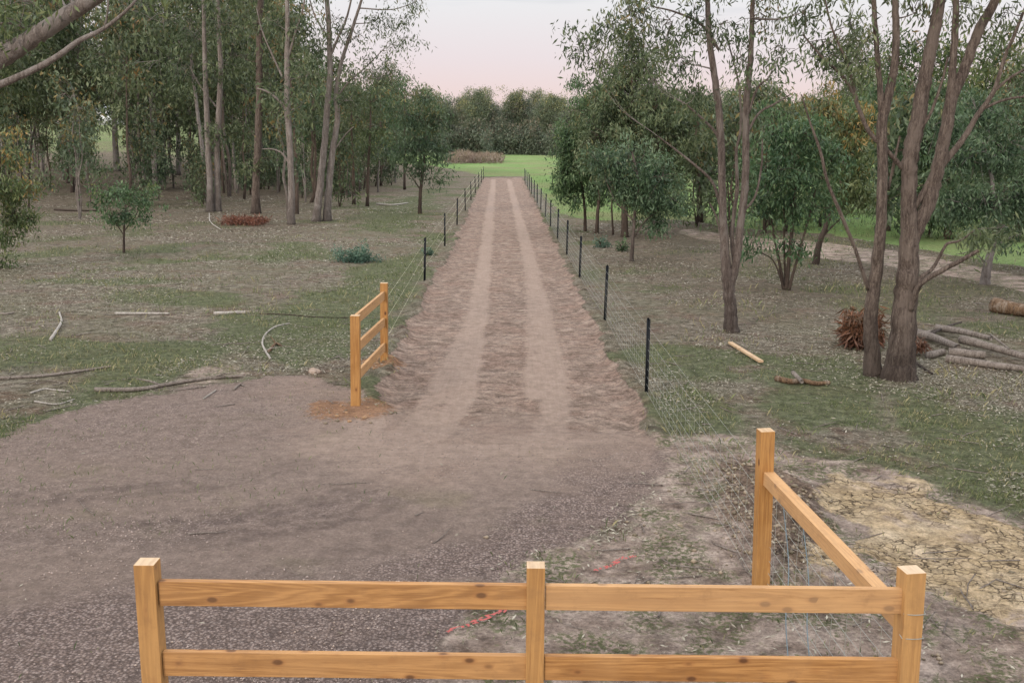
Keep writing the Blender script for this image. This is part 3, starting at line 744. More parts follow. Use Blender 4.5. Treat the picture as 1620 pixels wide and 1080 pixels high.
for zz in (1.18, 1.02):
    tb = MB()
    th = np.linspace(0, 2*PI, 17); hw = .067
    ring = np.stack([pr[0]-.012+np.clip(np.cos(th)*1.4, -1, 1)*hw+.0, FY+np.clip(np.sin(th)*1.4, -1, 1)*hw, zz+.02*np.sin(th*1)], 1)
    tb.tube(ring, np.full(17, .003), 5, 0, RNG, False)
    link('tie_wire', tb.mesh('tie_wire', WIRE), ft)
for k in (0, 1):
    lw = MB(); q0 = np.array([pb[0]+.06+.09*k, pb[1]-.35-.25*k, .95]); q1 = np.array([pr[0]-.45+.14*k, FY+.9-.1*k, .06])
    sp_ = spline([q0, (q0*2+q1)/3+[.03, 0, -.06], (q0+q1*2)/3+[-.02, 0, .02], q1], 8); lw.tube(sp_, np.full(len(sp_), .0045), 5, 0, RNG, False)
    link('loose_wire', lw.mesh('loose_wire', BLUEW), ft)

g2 = thing('timber_fence', 'short three-rail cypress timber fence panel beside the dirt driveway entrance', 'timber fence', (float(P1[0]), float(P1[1]), 0))
def post_c(parent, gpt, h, w, **k):
    return post(parent, gpt[0], gpt[1], h, w, **k)
bpy.context.view_layer.update()
post_c(g2, P1, 1.44, .135, lean=(.012, 0)); post_c(g2, P2, 1.46, .13, lean=(.01, 0))
dv = (P2-P1)/np.linalg.norm(P2-P1)
for za, zb in ((1.36, 1.24), (.93, .76), (.50, .30)):
    a_ = P1+dv*.07; b_ = P2-dv*.067
    o = rail(g2, (a_[0]+.01, a_[1], za), (b_[0]+.01, b_[1], zb), .15, .045)

# ------------------------------------------------------------------ wire fences with star pickets
def picket_mesh(h=1.55, w=.036):
    mb = MB()
    for k in range(3):
        a_ = k*2*PI/3+.5
        R = np.array([[math.cos(a_), -math.sin(a_), 0], [math.sin(a_), math.cos(a_), 0], [0, 0, 1]])
        V_ = np.array([[x_, y_, z_] for x_ in (0, w) for y_ in (-.0045, .0045) for z_ in (-.3, h-.3 if True else 0)], float) @ R.T
        mb.add(V_, [[0,1,3,2],[4,6,7,5],[0,4,5,1],[2,3,7,6],[0,2,6,4],[1,5,7,3]])
    return mb.mesh('post', STEEL, False)
PICK = picket_mesh()
def cap_mesh():
    mb = MB(); mb.tube([[0,0,1.235],[0,0,1.27]], [.02, .016], 6); return mb.mesh('cap', STEEL)
CAPM = cap_mesh()
def wire_fence(label, pts, start, heights, stays, until=60):
    t = thing('wire_fence', label, 'wire fence', (float(pts[0][0]), float(pts[0][1]), 0)); T0 = np.array(t.location)
    for p_ in pts:
        o = link('post', PICK, t, (p_[0]-T0[0], p_[1]-T0[1], zat(p_[0], p_[1])))
        o.rotation_euler = (random.uniform(-.02, .02), random.uniform(-.015, .035), random.random()*6)
        link('cap', CAPM, o)
    allp = ([start] if start is not None else [])+list(pts)
    near = MB()
    for h in heights:
        L_ = []
        for i, p_ in enumerate(allp):
            L_.append([p_[0], p_[1], zat(p_[0], p_[1])+h])
            if i < len(allp)-1:
                q_ = (np.array(p_)+np.array(allp[i+1]))/2; L_.append([q_[0], q_[1], zat(q_[0], q_[1])+h-.025])
        L_ = np.array(L_)-T0
        mb = MB(); r_ = np.clip((.0018 if stays else .0026)*L_[:, 1:2][:, 0]/18+.0014, .0018, .008)
        mb.tube(L_, r_, 4, 0, RNG, False); link('wire', mb.mesh('wire', WIRE if stays else WIREY), t)
    if stays:
        mb = MB()
        for i in range(len(allp)-1):
            A_, B_ = np.array(allp[i], float), np.array(allp[i+1], float); L_ = np.linalg.norm(B_-A_)
            if A_[1] > until: break
            for u in np.arange(stays*.5, L_, stays)/L_:
                q = A_*(1-u)+B_*u; zz = zat(q[0], q[1])
                mb.tube([np.array([q[0], q[1], zz+heights[0]])-T0, np.array([q[0], q[1], zz+heights[-2]])-T0], [.0013, .0013], 4, 0, RNG, False)
        link('netting', mb.mesh('netting', WIRE), t)
    return t
r0, r1, r2, rN = G(1022,626), G(957,507), G(917,441), G(830,287)
rp = [r0, r1, r2]
for k in range(1, 13):
    f = k/12; rp.append(r2*(1-f)+rN*f)
wire_fence('green wire netting fence on black steel posts along the right edge of the dirt driveway', rp, np.array([pb[0]-.06, pb[1]+.02, 0]), [.08, .20, .32, .45, .60, .76, .93, 1.12], .3, 48)
lA, lB = G(672,446), G(765,283)
lp = [lA*(1-k/8)+lB*k/8 for k in range(9)]
wire_fence('plain strand wire fence on black steel posts along the left edge of the dirt driveway', lp, P2+np.array([.03, .07, 0]), [.42, .78, 1.15], 0)
lone = G(874,297)
o = link('steel_post', PICK, None, (lone[0], lone[1], zat(lone[0], lone[1]))); tag(o, 'lone thin steel post standing in the green meadow beyond the driveway fence', 'post')

# ------------------------------------------------------------------ red paint marks on the soil
def paint(px):
    c = spline([list(G(*p_)) for p_ in px], 10); c[:, 2] = gz(c[:, 0], c[:, 1])
    V_ = []; n_ = len(c); t_ = np.gradient(c, axis=0)
    for i in range(n_):
        nn = np.array([-t_[i][1], t_[i][0], 0]); nn /= np.linalg.norm(nn)
        w_ = .028*(.4+.9*random.random())
        for k in (-1, -.33, .33, 1): V_.append(c[i]+nn*w_*k+np.array([0, 0, .012+.006*random.random()]))
    Q_ = [[i*4+k, i*4+k+1, i*4+k+5, i*4+k+4] for i in range(n_-1) for k in range(3) if random.random() < .55]
    return mesh_np('paint_mark', V_, Q_, REDP)
o = link('paint_mark', paint([(707,1001),(750,986),(790,970),(826,958)])); tag(o, 'red sprayed paint line on the soil left of the middle fence post', 'paint line')
o = link('paint_mark', paint([(938,906),(965,896),(985,885),(1006,881)])); tag(o, 'red sprayed paint line on the soil right of the middle fence post', 'paint line')

# ------------------------------------------------------------------ stones, sticks, logs, plank
def stone(px, py, r_, lab, mat=STONE, grp=None, nm='rock'):
    import bmesh
    g_ = G(px, py); bm = bmesh.new(); bmesh.ops.create_icosphere(bm, subdivisions=2, radius=1)
    for v in bm.verts:
        s_ = 1+.22*math.sin(v.co.x*3+px)*math.cos(v.co.y*4+py)+random.uniform(-.08, .08)
        v.co = Vector((v.co.x*r_*1.25, v.co.y*r_, v.co.z*r_*.65))*s_
    me = bpy.data.meshes.new(nm); bm.to_mesh(me); bm.free(); me.materials.append(mat)
    o = link(nm, me, None, (g_[0], g_[1], float(gz(g_[:1], g_[1:2])[0])+r_*.3)); o.rotation_euler[2] = random.random()*6
    return tag(o, lab, nm, grp)
stone(497, 591, .10, 'brown rock at the gravel edge left of the three-rail timber panel')
for (a_, b_) in ((548,658),(540,650),(577,663),(553,668),(583,652),(533,661),(620,570),(597,577),(592,585),(630,582)):
    stone(a_, b_, random.uniform(.02, .045), 'small orange clay clod at the foot of the three-rail timber panel', STONEO, 'orange clods round the timber panel posts', 'clod')

def stick(px, rad, lab, mat=LOGM, nm='stick', cat='stick', lift=0., sides=8, side_br=None, group=None):
    L_ = [G(*p_[:2]) for p_ in px]
    z_ = [float(gz(q[:1], q[1:2])[0]) for q in L_]
    S_ = spline([[q[0], q[1], zz+rad*.8+lift+(p_[2] if len(p_) > 2 else 0), rad*f_] for q, zz, p_, f_ in zip(L_, z_, px, np.linspace(1, .6, len(px)) if len(px) > 2 else (1, .85))], 6)
    c0 = S_[0, :3].copy(); mb = MB(); mb.tube(S_[:, :3]-c0, S_[:, 3], sides, .12)
    if side_br:
        for (t_, dx, dy, dz) in side_br:
            q = S_[int(t_*(len(S_)-1))]; e_ = np.array([dx, dy, dz])
            mb.tube([q[:3]-c0, q[:3]-c0+e_*.5+[0, 0, .02], q[:3]-c0+e_], [q[3]*.6, q[3]*.45, q[3]*.3], 6)
    o = link(nm, mb.mesh(nm, mat), None, tuple(c0)); return tag(o, lab, cat, group)
stick([(1,498),(12,498),(22,496)], .03, 'short grey stick at the left edge of the leaf litter', LOGM)
stick([(80,540),(90,525),(97,510),(94,495)], .035, 'pale curved branch standing out of the leaf litter at far left', STICKP)
stick([(182,497),(225,497),(268,497)], .035, 'long straight pale pole lying in grass left of the other pole', STICKP)
stick([(338,498),(388,496)], .045, 'short thick pale pole lying in the grass beside the long thin one', STICKP)
stick([(428,569),(420,556),(415,543),(420,529),(436,517),(458,512)], .022, 'thin bow-shaped pale branch curving on the green grass', STICKP, side_br=[(.2,.2,.1,.05)])
stick([(425,558),(436,545),(445,548)], .03, 'small dark broken branch inside the bow-shaped one', LOGB, side_br=[(.5,-.12,.1,.12)])
stick([(410,497),(450,498),(500,502),(560,503)], .015, 'thin dark twig lying right of the short pale pole', BARK_DARK)
stick([(0,600),(60,597),(120,590),(175,582)], .03, 'long brown branch lying left in the leaf litter above the gravel', LOGM)
stick([(150,620),(220,619),(290,607),(345,600),(385,597)], .04, 'long dark branch lying along the edge of the gravel road', LOGM, side_br=[(.4,-.5,.25,.05),(.7,.4,.2,.06)])
stick([(48,623),(70,617),(82,618),(110,621)], .018, 'thin pale forked twig above the gravel at far left', STICKP)
stick([(55,636),(90,641),(118,633)], .015, 'thin pale twig lying at the edge of the gravel road', STICKP)
stick([(322,631),(342,618)], .014, 'short straight twig lying on the gravel road', STICKP)
stick([(370,617),(380,609),(386,612)], .02, 'small brown forked twig on the gravel road', LOGM, side_br=[(.5,.12,.05,.06)])
stick([(86,333),(130,334),(168,333)], .06, 'dark fallen branch lying behind the small green sapling', BARK_DARK)
stick([(596,323),(620,325),(645,322)], .06, 'pale fallen log under the thin trees left of the driveway', STICKP)
stick([(331,338),(333,352),(350,364)], .03, 'thin curved bare branch at the foot of the twin trunks', STICKP)
stick([(1228,602),(1250,607),(1270,606),(1290,610),(1312,609)], .055, 'dark broken branch lying on the grass left of the big double trunk', LOGB)
stick([(1254,597),(1268,612)], .04, 'short grey wood splinter resting across the dark broken branch', LOGM, lift=.06)
stick([(1445,572),(1460,582),(1475,592)], .03, 'thin dark stick right of the big double trunk', BARK_DARK)
a_, b_ = G(1155,546), G(1204,576); a_[2] = gz(a_[:1], a_[1:2])[0]+.05; b_[2] = gz(b_[:1], b_[1:2])[0]+.05
o = rail(None, a_, b_, .04, .09, 'timber_offcut'); o.data.materials[0] = ENDG; tag(o, 'loose pale timber board lying on the grass right of the netting fence', 'board')
logs = [([(1440,531),(1475,540),(1515,556)], .15, 'thick grey log at the left end of the log pile', LOGM, .03),
 ([(1480,527),(1520,533),(1567,545)], .12, 'long thin log at the back of the log pile', LOGM, .08),
 ([(1520,548),(1565,560),(1640,583)], .135, 'long brown log running out of frame in the middle of the log pile', LOGM, .10),
 ([(1496,572),(1550,578),(1640,589)], .125, 'pale log at the very front of the log pile', LOGM, .0),
 ([(1500,563),(1558,567)], .13, 'short pale log lying behind the front log of the pile', LOGM, .02),
 ([(1468,566),(1492,560)], .11, 'stubby grey log end poking out of the log pile', LOGM, .0),
 ([(1470,538),(1495,526),(1520,519)], .05, 'thin reddish branch lying across the back of the log pile', BARK_PINK, .12),
 ([(1462,531),(1480,525),(1518,523)], .045, 'thin grey branch beside the reddish one behind the log pile', LOGM, .05),
 ([(1566,546),(1595,570)], .03, 'thin bare stick leaning on top of the log pile', LOGM, .22)]
for px, r_, lab, mt, lf in logs: stick(px, r_*.68, lab, mt, 'log' if r_ > .06 else 'stick', 'log' if r_ > .06 else 'stick', lf, 12, group='logs piled behind the big double trunk')
stick([(1572,494),(1600,499),(1660,508)], .20, 'thick rotten brown log at the right edge beyond the log pile', LOGB, 'log', 'log', 0, 14)

def heap(px, py, rx, rz, n_, Ln, mat, nm, lab, cat, asp=.08, stuff=False, wscale=1.):
    g_ = G(px, py); rng = np.random.default_rng(int(px+py)); u = rng.normal(size=(n_, 3)); u /= np.linalg.norm(u, axis=1)[:, None]
    u[:, 2] = np.abs(u[:, 2]); C_ = u*np.array([rx, rx*wscale, rz])*(rng.random(n_)**.4*(1+.25*np.sin(u[:, 0]*6+px)+.15*np.sin(u[:, 1]*9)))[:, None]; C_[:, 2] += 0 if stuff else .12
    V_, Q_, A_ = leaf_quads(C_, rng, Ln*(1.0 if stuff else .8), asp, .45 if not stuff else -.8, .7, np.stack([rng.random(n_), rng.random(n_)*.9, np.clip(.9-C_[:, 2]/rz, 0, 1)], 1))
    o = link(nm, mesh_np(nm, V_, Q_, mat, {'lc': A_}), None, (g_[0], g_[1], zat(g_[0], g_[1]))); tag(o, lab, cat)
    return o
heap(1362, 548, .42, .62, 3500, .26, FERN, 'dead_frond_pile', 'heap of dead red-brown fronds behind the big double trunk', 'frond pile', .12)
heap(1453, 560, .16, .18, 500, .16, FERN, 'dead_frond_pile', 'small scrap of dead red-brown fronds by the left end of the log pile', 'frond pile', .12)
heap(388, 355, 1.2, .25, 2500, .3, FERN, 'dead_frond_pile', 'low patch of dead reddish branches under the dark straight trunk', 'frond pile', .10)
o = heap(745, 256, 5.6, 1.3, 7000, .9, REED, 'dead_reeds', 'patch of dead brown reeds at the near edge of the far meadow', 'reeds', .12, True, 4.)
o['kind'] = 'stuff'

# ------------------------------------------------------------------ trees
near = dict(leaf=.14, aspect=.22, per=42, dens=4.2, clr=.26)
K6 = dict(leaf=.17, aspect=.25, per=55, dens=3.2, clr=.34, gold=.1)
# right: the big double trunk
ptree('big gum tree with two thick rough trunks joined at the base beside the log pile', (1415,598),
  [[(1422,604,.27),(1428,540,.25),(1434,460,.225),(1438,400,.19),(1438,320,.15),(1440,250,.155),(1452,190,.15),(1466,110,.125),(1482,30,.11),(1495,-60,.09),(1510,-170,.05)],
   [(1382,580,.15,.25),(1378,500,.135,.2),(1386,430,.125,.15),(1394,350,.105),(1396,260,.10),(1395,200,.10),(1403,160,.09),(1416,100,.075),(1417,30,.065),(1412,-60,.05),(1405,-140,.03)],
   [(1397,205,.075),(1393,150,.06),(1388,90,.05),(1382,0,.045),(1378,-80,.03)],
   [(1432,440,.13),(1448,370,.13),(1470,320,.14),(1484,265,.13),(1497,205,.12),(1508,150,.11),(1526,110,.10),(1548,50,.095),(1575,0,.085),(1610,-70,.06)],
   [(1500,190,.085),(1506,120,.075),(1511,50,.065),(1513,-20,.055),(1510,-110,.04)],
   [(1446,330,.06),(1480,275,.07),(1520,225,.06),(1548,180,.05),(1572,145,.045),(1590,90,.035),(1605,55,.03),(1625,5,.025)],
   [(1430,268,.05),(1405,240,.045),(1374,207,.042),(1350,150,.035),(1332,120,.03),(1300,90,.02),(1270,55,.015)],
   [(1356,160,.03),(1340,100,.025),(1318,50,.02),(1305,0,.015)],
   [(1440,490,.07,-.15),(1456,450,.055,-.3),(1490,428,.05,-.4),(1520,412,.045,-.5),(1548,396,.035,-.6)],
   [(1442,470,.05,-.1),(1456,440,.045,-.1),(1475,425,.035),(1492,395,.03),(1500,385,.028),(1520,380,.02),(1545,362,.012)],
   [(1374,458,.045,.15),(1355,400,.035,.1),(1335,350,.035),(1310,290,.03),(1298,240,.028),(1282,195,.02),(1268,150,.012)],
   [(1455,205,.03,-.1),(1472,180,.03,-.1),(1490,130,.025,-.1),(1500,90,.02,-.1)],
   [(1405,300,.03,.1),(1416,250,.025,.1),(1424,215,.02,.1)],
   [(1572,145,.03),(1600,122,.025),(1640,100,.02)], [(1555,172,.03),(1590,158,.025),(1640,150,.02)]],
  [(1300,70,38,34),(1345,40,32,30),(1275,25,32,30,0),(1330,90,25,18,0,.8),(1360,100,26,22,0,.8),(1450,20,30,26,0,.6),(1530,10,35,26,0,.7),(1600,20,40,32,.3,.7),
   (1400,-60,70,60),(1500,-90,80,60),(1590,-80,70,60),(1320,-50,60,50),(1450,-190,90,70),(1560,-190,80,60),(1640,60,40,50,0,.7),
   (1545,375,22,14,0,.7),(1585,360,30,16,0,.8)],
  BARK_ROUGH, LEAF_OLIVE, sides=14, flare=1.45, rscale=.86, bb=BARK_PINK, leaf=.13, aspect=.24, per=48, dens=12, clr=.15, sag=.8)
ptree('slender twin-stemmed gum tree with pinkish bark right of the netting fence', (1157,525),
  [[(1157,527,.135),(1155,480,.125),(1151,440,.12),(1147,400,.10),(1144,350,.085),(1142,280,.08),(1140,210,.078),(1133,140,.072),(1122,60,.062),(1119,0,.05),(1110,-90,.035)],
   [(1155,455,.085),(1164,420,.085),(1170,370,.08),(1178,300,.08),(1180,230,.075),(1180,170,.07),(1187,100,.06),(1190,30,.05),(1190,-80,.035)],
   [(1163,425,.05,.15),(1158,370,.045,.2),(1166,300,.04,.3),(1165,240,.03,.3),(1172,200,.025,.3),(1168,130,.02,.3),(1150,60,.015,.3)],
   [(1143,340,.035),(1128,290,.03),(1100,262,.025),(1070,238,.02),(1040,215,.012)],
   [(1142,235,.04),(1132,210,.03),(1108,185,.025),(1085,165,.018)],
   [(1180,215,.03),(1200,180,.025),(1225,165,.02),(1250,150,.012)],
   [(1184,180,.03),(1198,140,.025),(1215,125,.018)],
   [(1176,335,.03),(1195,310,.025),(1205,260,.02),(1206,220,.015)],
   [(1138,80,.03),(1110,40,.025),(1070,20,.02),(1030,10,.012)],
   [(1150,430,.02),(1135,350,.02),(1122,320,.015)]],
  [(925,75,34,30,-.3),(960,40,42,34),(1000,20,40,32),(945,100,22,18,0,.8),(1010,80,50,34,0,.9),(1050,40,42,34),(1080,100,38,30,0,.7),(1100,30,42,34,0,.8),(1150,40,36,30,0,.6),
   (1210,30,40,32,0,.7),(1240,80,34,28,0,.6),(1165,90,28,25,0,.5),(1030,130,28,24,0,.6),(1100,150,25,22,0,.5),(1120,-60,80,50),(1010,-40,60,40),(1220,-50,70,45),(1140,-150,90,60),(1270,20,26,24,0,.7)],
  BARK_PINK, LEAF_OLIVE, sides=12, leaf=.13, aspect=.25, per=50, dens=13, clr=.16, sag=1.1, bb=BARK_PALE)
bush = dict(leaf=.15, aspect=.29, per=64, dens=13, clr=.18, sides=8, gold=.05)
ptree('slim tree with dark low crown nearest the far end of the netting fence', (926,366),
  [[(926,368,.07),(925,330,.06),(920,290,.05),(915,250,.045),(925,190,.03)], [(944,376,.08,-1),(946,330,.07,-1),(950,290,.06,-.5),(955,240,.05,0),(960,190,.03)]],
  [(905,235,40,42),(935,200,48,44),(898,275,28,28),(950,155,46,38),(930,270,40,30),(905,300,22,18),(960,250,40,40),(940,300,34,20)], BARK_DARK, LEAF_GREEN, **{**bush, 'leaf': .18, 'dens': 10})
ptree('bushy gum with tallest drooping olive crown beside the netting fence', (988,375),
  [[(988,378,.14),(988,330,.13),(990,290,.11),(995,230,.09),(1000,160,.06),(1000,110,.03)], [(970,372,.04,1),(968,320,.035,.5),(975,270,.03)]],
  [(1000,130,60,44),(975,180,64,48),(1040,170,52,50),(1000,230,74,46),(950,225,40,42),(1050,235,44,42),(1010,98,42,26),(1050,290,40,34),(1020,310,40,26),(1070,200,36,40)], BARK_DARK, LEAF_OLIVE, **{**bush, 'sag': 1.3, 'leaf': .17, 'dens': 12})
ptree('small tree with glossy blue-green foliage just right of the netting fence', (999,413),
  [[(999,414,.06),(1002,370,.055),(1005,330,.05),(1010,290,.04),(1000,240,.03)], [(1000,380,.03),(1020,350,.025),(1040,335,.015)], [(1003,350,.03),(975,320,.025),(960,290,.015)]],
  [(960,255,44,32),(1000,258,50,36),(1040,280,40,34),(975,290,40,22),(1030,320,36,28),(1062,320,26,26),(1040,352,34,18,0,.7),(1000,300,40,24)], BARK_PINK, LEAF_BLUE, **bush)
ptree('leafy young gum with fan of thin stems from one base', (1244,458),
  [[(1244,460,.06),(1249,400,.05),(1255,340,.045),(1258,280,.035),(1250,230,.02)], [(1241,460,.05,.1),(1232,410,.04,.2),(1222,360,.035,.3),(1215,310,.025,.3)],
   [(1247,458,.04,-.1),(1264,400,.035,-.1),(1278,350,.03),(1290,300,.02)], [(1243,440,.03),(1225,415,.02),(1205,400,.015)], [(1243,456,.03,.3),(1241,400,.03,.3),(1240,330,.02)]],
  [(1240,215,48,42),(1280,220,40,40),(1225,270,45,38),(1275,280,42,40),(1310,250,30,40),(1250,330,50,30,0,.7),(1205,330,30,30,0,.7),(1300,330,30,24,0,.6),(1200,385,28,18,0,.6),(1260,385,40,14,0,.4)],
  BARK_DARK, LEAF_GREEN, **bush)
ptree('leaning short tree between the fan-stemmed gum and the big double trunk', (1290,419),
  [[(1290,420,.11),(1296,385,.10),(1310,350,.08),(1325,310,.06),(1335,260,.04)], [(1300,375,.04),(1325,350,.03),(1345,335,.02)]],
  [(1330,240,42,42),(1350,290,34,34),(1320,310,40,25,0,.7),(1350,200,36,32),(1305,180,34,28)], BARK_DARK, LEAF_GOLD, **{**bush, 'leaf': .18, 'gold': .2})
ptree('short tree with crooked grey trunk in front of the pinkish track', (1557,450),
  [[(1557,451,.13),(1562,420,.12),(1570,390,.10),(1575,350,.08),(1570,290,.06),(1560,230,.04)], [(1566,400,.04),(1590,380,.03),(1615,370,.02)], [(1562,418,.03),(1540,400,.02),(1515,402,.012)]],
  [(1560,180,50,45),(1590,240,50,45),(1530,250,48,45),(1560,320,55,36),(1610,310,40,40),(1515,320,34,36),(1600,370,36,22,0,.6),(1500,200,36,40)], BARK_PALE, LEAF_BLUE, **bush)
ptree('dense dark tree filling the right edge behind the grey-trunked one', (1680,430),
  [[(1680,432,.12),(1675,380,.1),(1665,300,.08),(1650,220,.05)]],
  [(1640,200,50,50),(1660,280,60,50),(1615,340,36,34),(1625,270,40,40),(1680,350,50,36),(1610,150,40,40)], BARK_DARK, LEAF_OLIVE, **bush)
mid = dict(leaf=.24, aspect=.30, per=50, dens=4.5, clr=.30, sides=8, gold=.06)
ptree('hazy grey-green gum behind the slender twin-stemmed one', (1108,352), [[(1108,354,.16),(1106,300,.14),(1100,240,.11),(1105,180,.07),(1105,130,.04)]],
  [(1100,160,50,38),(1070,210,40,38),(1135,200,45,40),(1100,250,50,34),(1070,265,34,24),(1130,260,34,26)], BARK_DARK, LEAF_OLIVE, **mid)
ptree('round pale green gum in the meadow behind the fan-stemmed tree', (1215,356), [[(1215,358,.15),(1213,300,.13),(1210,240,.10),(1205,180,.05)]],
  [(1205,150,48,34),(1175,190,36,34),(1235,180,40,34),(1205,230,50,34),(1180,270,34,24),(1230,260,36,26)], BARK_DARK, LEAF_OLIVE, **mid)
ptree('dark rounded tree seen between the two trunks of the big gum', (1402,365), [[(1402,367,.16),(1404,300,.13),(1405,240,.10),(1408,180,.05)]],
  [(1405,150,48,36),(1370,190,40,38),(1440,190,42,38),(1405,240,55,38),(1365,265,36,28),(1440,275,40,34),(1400,310,45,22)], BARK_DARK, LEAF_GREEN, **mid)
ptree('wide green tree just right of the big double trunk', (1500,378), [[(1500,380,.17),(1500,320,.14),(1496,250,.1),(1495,180,.05)]],
  [(1490,160,44,40),(1460,220,40,40),(1530,210,42,42),(1495,270,60,42),(1470,325,40,28),(1530,320,44,28),(1500,350,40,14,0,.6)], BARK_DARK, LEAF_GREEN, **mid)
ptree('tree with gold-tipped crown behind the leaning short tree', (1310,350), [[(1310,352,.16),(1308,300,.13),(1305,240,.1),(1300,180,.05)]],
  [(1300,160,44,28),(1270,185,34,30),(1335,175,40,30),(1300,225,55,34),(1340,250,40,34),(1270,250,36,28)], BARK_DARK, LEAF_GOLD, **{**mid, 'gold': .12})
ptree('tallest round-topped gum behind the big double trunk', (1470,330), [[(1470,332,.30),(1470,250,.26),(1465,180,.2),(1460,110,.12)]],
  [(1450,70,50,34),(1500,90,44,34),(1410,100,40,34),(1460,130,70,40),(1520,140,44,40),(1400,160,44,34)], BARK_DARK, LEAF_GOLD, **{**mid, 'leaf': .36, 'clr': .45, 'dens': 2})
ptree('tall gum with yellowish crown at the upper right edge', (1610,345), [[(1610,347,.28),(1608,260,.24),(1600,180,.18),(1596,120,.1)]],
  [(1590,90,48,34),(1630,110,48,40),(1560,130,36,32),(1600,160,60,38),(1640,170,40,40)], BARK_DARK, LEAF_GOLD, **{**mid, 'leaf': .34, 'clr': .42, 'dens': 2})

# left
ptree('nearest gum limb reaching in from the upper left corner of the woods', (-330,640),
  [[(-330,645,.30),(-300,480,.27),(-260,330,.24),(-180,200,.2),(-90,135,.16),(0,92,.135),(60,55,.12),(110,22,.11),(150,-3,.10),(220,-50,.07)],
   [(-120,160,.06,-.3),(-40,148,.055,-.3),(0,134,.05,-.3),(50,112,.045,-.3),(90,90,.04,-.3),(125,65,.035,-.3),(165,45,.028,-.3),(205,12,.02,-.3),(230,-20,.015,-.3)],
   [(-60,100,.04,.2),(0,72,.035,.2),(30,60,.025,.2),(55,48,.015,.2)], [(165,45,.014,-.3),(170,20,.012,-.3),(172,-20,.01,-.3)], [(-10,38,.02),(20,38,.015),(40,45,.01)]],
  [(40,5,50,22,0,.7),(10,30,30,20,0,.6),(90,-20,60,30),(180,-40,60,30,0,.8),(250,-60,60,30),(-60,0,70,60),(60,-80,90,50),(-100,-80,100,60)],
  BARK_GREY, LEAF_GOLD, leaf=.14, aspect=.22, per=40, dens=7., clr=.17, bb=BARK_PALE)
sap = dict(leaf=.115, aspect=.42, per=42, dens=14, clr=.15, sides=6, twig=.004, sag=.2)
ptree('small round green sapling standing alone in the clearing', (196,401),
  [[(196,402,.04),(196,375,.035),(197,350,.03),(200,320,.02)], [(196,372,.02),(182,350,.018),(172,325,.01)], [(197,365,.02),(212,345,.018),(225,320,.01)]],
  [(200,308,32,24),(178,308,26,20),(224,316,22,20),(198,338,38,18),(164,298,18,12),(226,342,18,14),(175,340,18,12)], BARK_DARK, LEAF_GREEN, 'sapling', 'sapling', **sap)
ptree('dark green sapling with orange new growth deep on the left', (117,297),
  [[(117,298,.07),(117,270,.06),(118,240,.05),(120,215,.03)], [(117,280,.04),(104,262,.03),(100,245,.02)], [(117,275,.04),(130,255,.03),(136,240,.02)]],
  [(122,225,22,22),(105,240,20,20),(135,240,18,18),(118,255,28,15),(126,203,12,12)], BARK_DARK, LEAF_GOLD, 'sapling', 'sapling', leaf=.26, aspect=.4, per=34, dens=3.5, clr=.3, gold=.5)
ptree('orange-tinged bushy gum at the left edge above the clearing', (-8,425),
  [[(-8,428,.1),(-10,360,.09),(-5,300,.07),(0,240,.05)]],
  [(15,245,34,30),(-10,280,54,40),(35,300,30,24),(20,340,36,24),(0,370,36,18,0,.7),(45,345,18,12,0,.6),(0,410,16,10,0,.6)], BARK_DARK, LEAF_GOLD, **{**bush, 'gold': .12, 'dens': 12})
ptree('bright green drooping gum at the upper left edge', (12,300),
  [[(12,302,.16),(14,250,.14),(16,200,.11),(18,150,.06)]], [(20,130,34,28),(0,170,36,32),(38,170,22,26),(15,200,30,16)], BARK_DARK, LEAF_GOLD, **{**mid, 'gold': .0})
T_ = dict(leaf=.24, aspect=.26, per=40, dens=2.5, clr=.28, sides=10, gold=.05)
ptree('dark straight trunked gum between the twin trunks and the forked trunk', (405,338),
  [[(405,340,.24),(405,290,.20),(408,230,.19),(410,160,.18),(410,90,.17),(412,0,.15),(414,-120,.08)]],
  [(395,30,48,30),(430,60,34,30),(380,90,34,24),(420,120,26,20,0,.7),(400,210,28,20,1,.8),(385,260,24,20,1,.9),(420,250,20,16,0,.7),(400,-60,70,50),(430,-130,80,50)], BARK_ROUGH, LEAF_OLIVE, **T_)
ptree('pair of grey gum trunks rising side by side from one base', (340,335),
  [[(333,336,.20),(332,290,.17),(329,230,.15),(327,170,.14),(324,100,.12),(322,0,.09),(320,-100,.05)],
   [(344,336,.20,.3),(344,290,.17,.3),(343,240,.15,.3),(346,180,.15,.3),(349,110,.13,.3),(346,40,.11,.3),(343,-60,.07,.3)],
   [(343,170,.05,.3),(325,148,.04,.3),(310,125,.03,.3),(300,105,.02,.3)]],
  [(310,60,42,34),(350,40,38,30),(290,110,34,30),(340,120,30,22,0,.7),(345,215,34,20,0,.8),(325,200,30,22,0,.8),(330,-50,70,50),(310,-130,80,50)], BARK_GREY, LEAF_OLIVE, **T_)
ptree('forked gum whose pale limb leans left over the dark trunk', (461,355),
  [[(461,357,.17),(461,300,.15),(459,240,.14),(455,175,.14),(454,100,.12),(455,30,.10),(450,-80,.06)],
   [(452,172,.06),(440,158,.06),(422,145,.05),(406,140,.04)], [(458,258,.06),(445,242,.045),(430,236,.035),(415,236,.02)], [(456,90,.06),(468,50,.05),(480,10,.04),(486,-40,.03)], [(448,125,.05),(432,90,.04),(415,50,.03),(405,10,.02)]],
  [(440,40,44,30),(480,50,40,30),(455,100,36,24),(485,120,34,30),(430,150,28,18,0,.7),(480,165,30,20,0,.7),(460,-60,80,50),(500,-90,70,50)], BARK_GREY, LEAF_OLIVE, **T_)
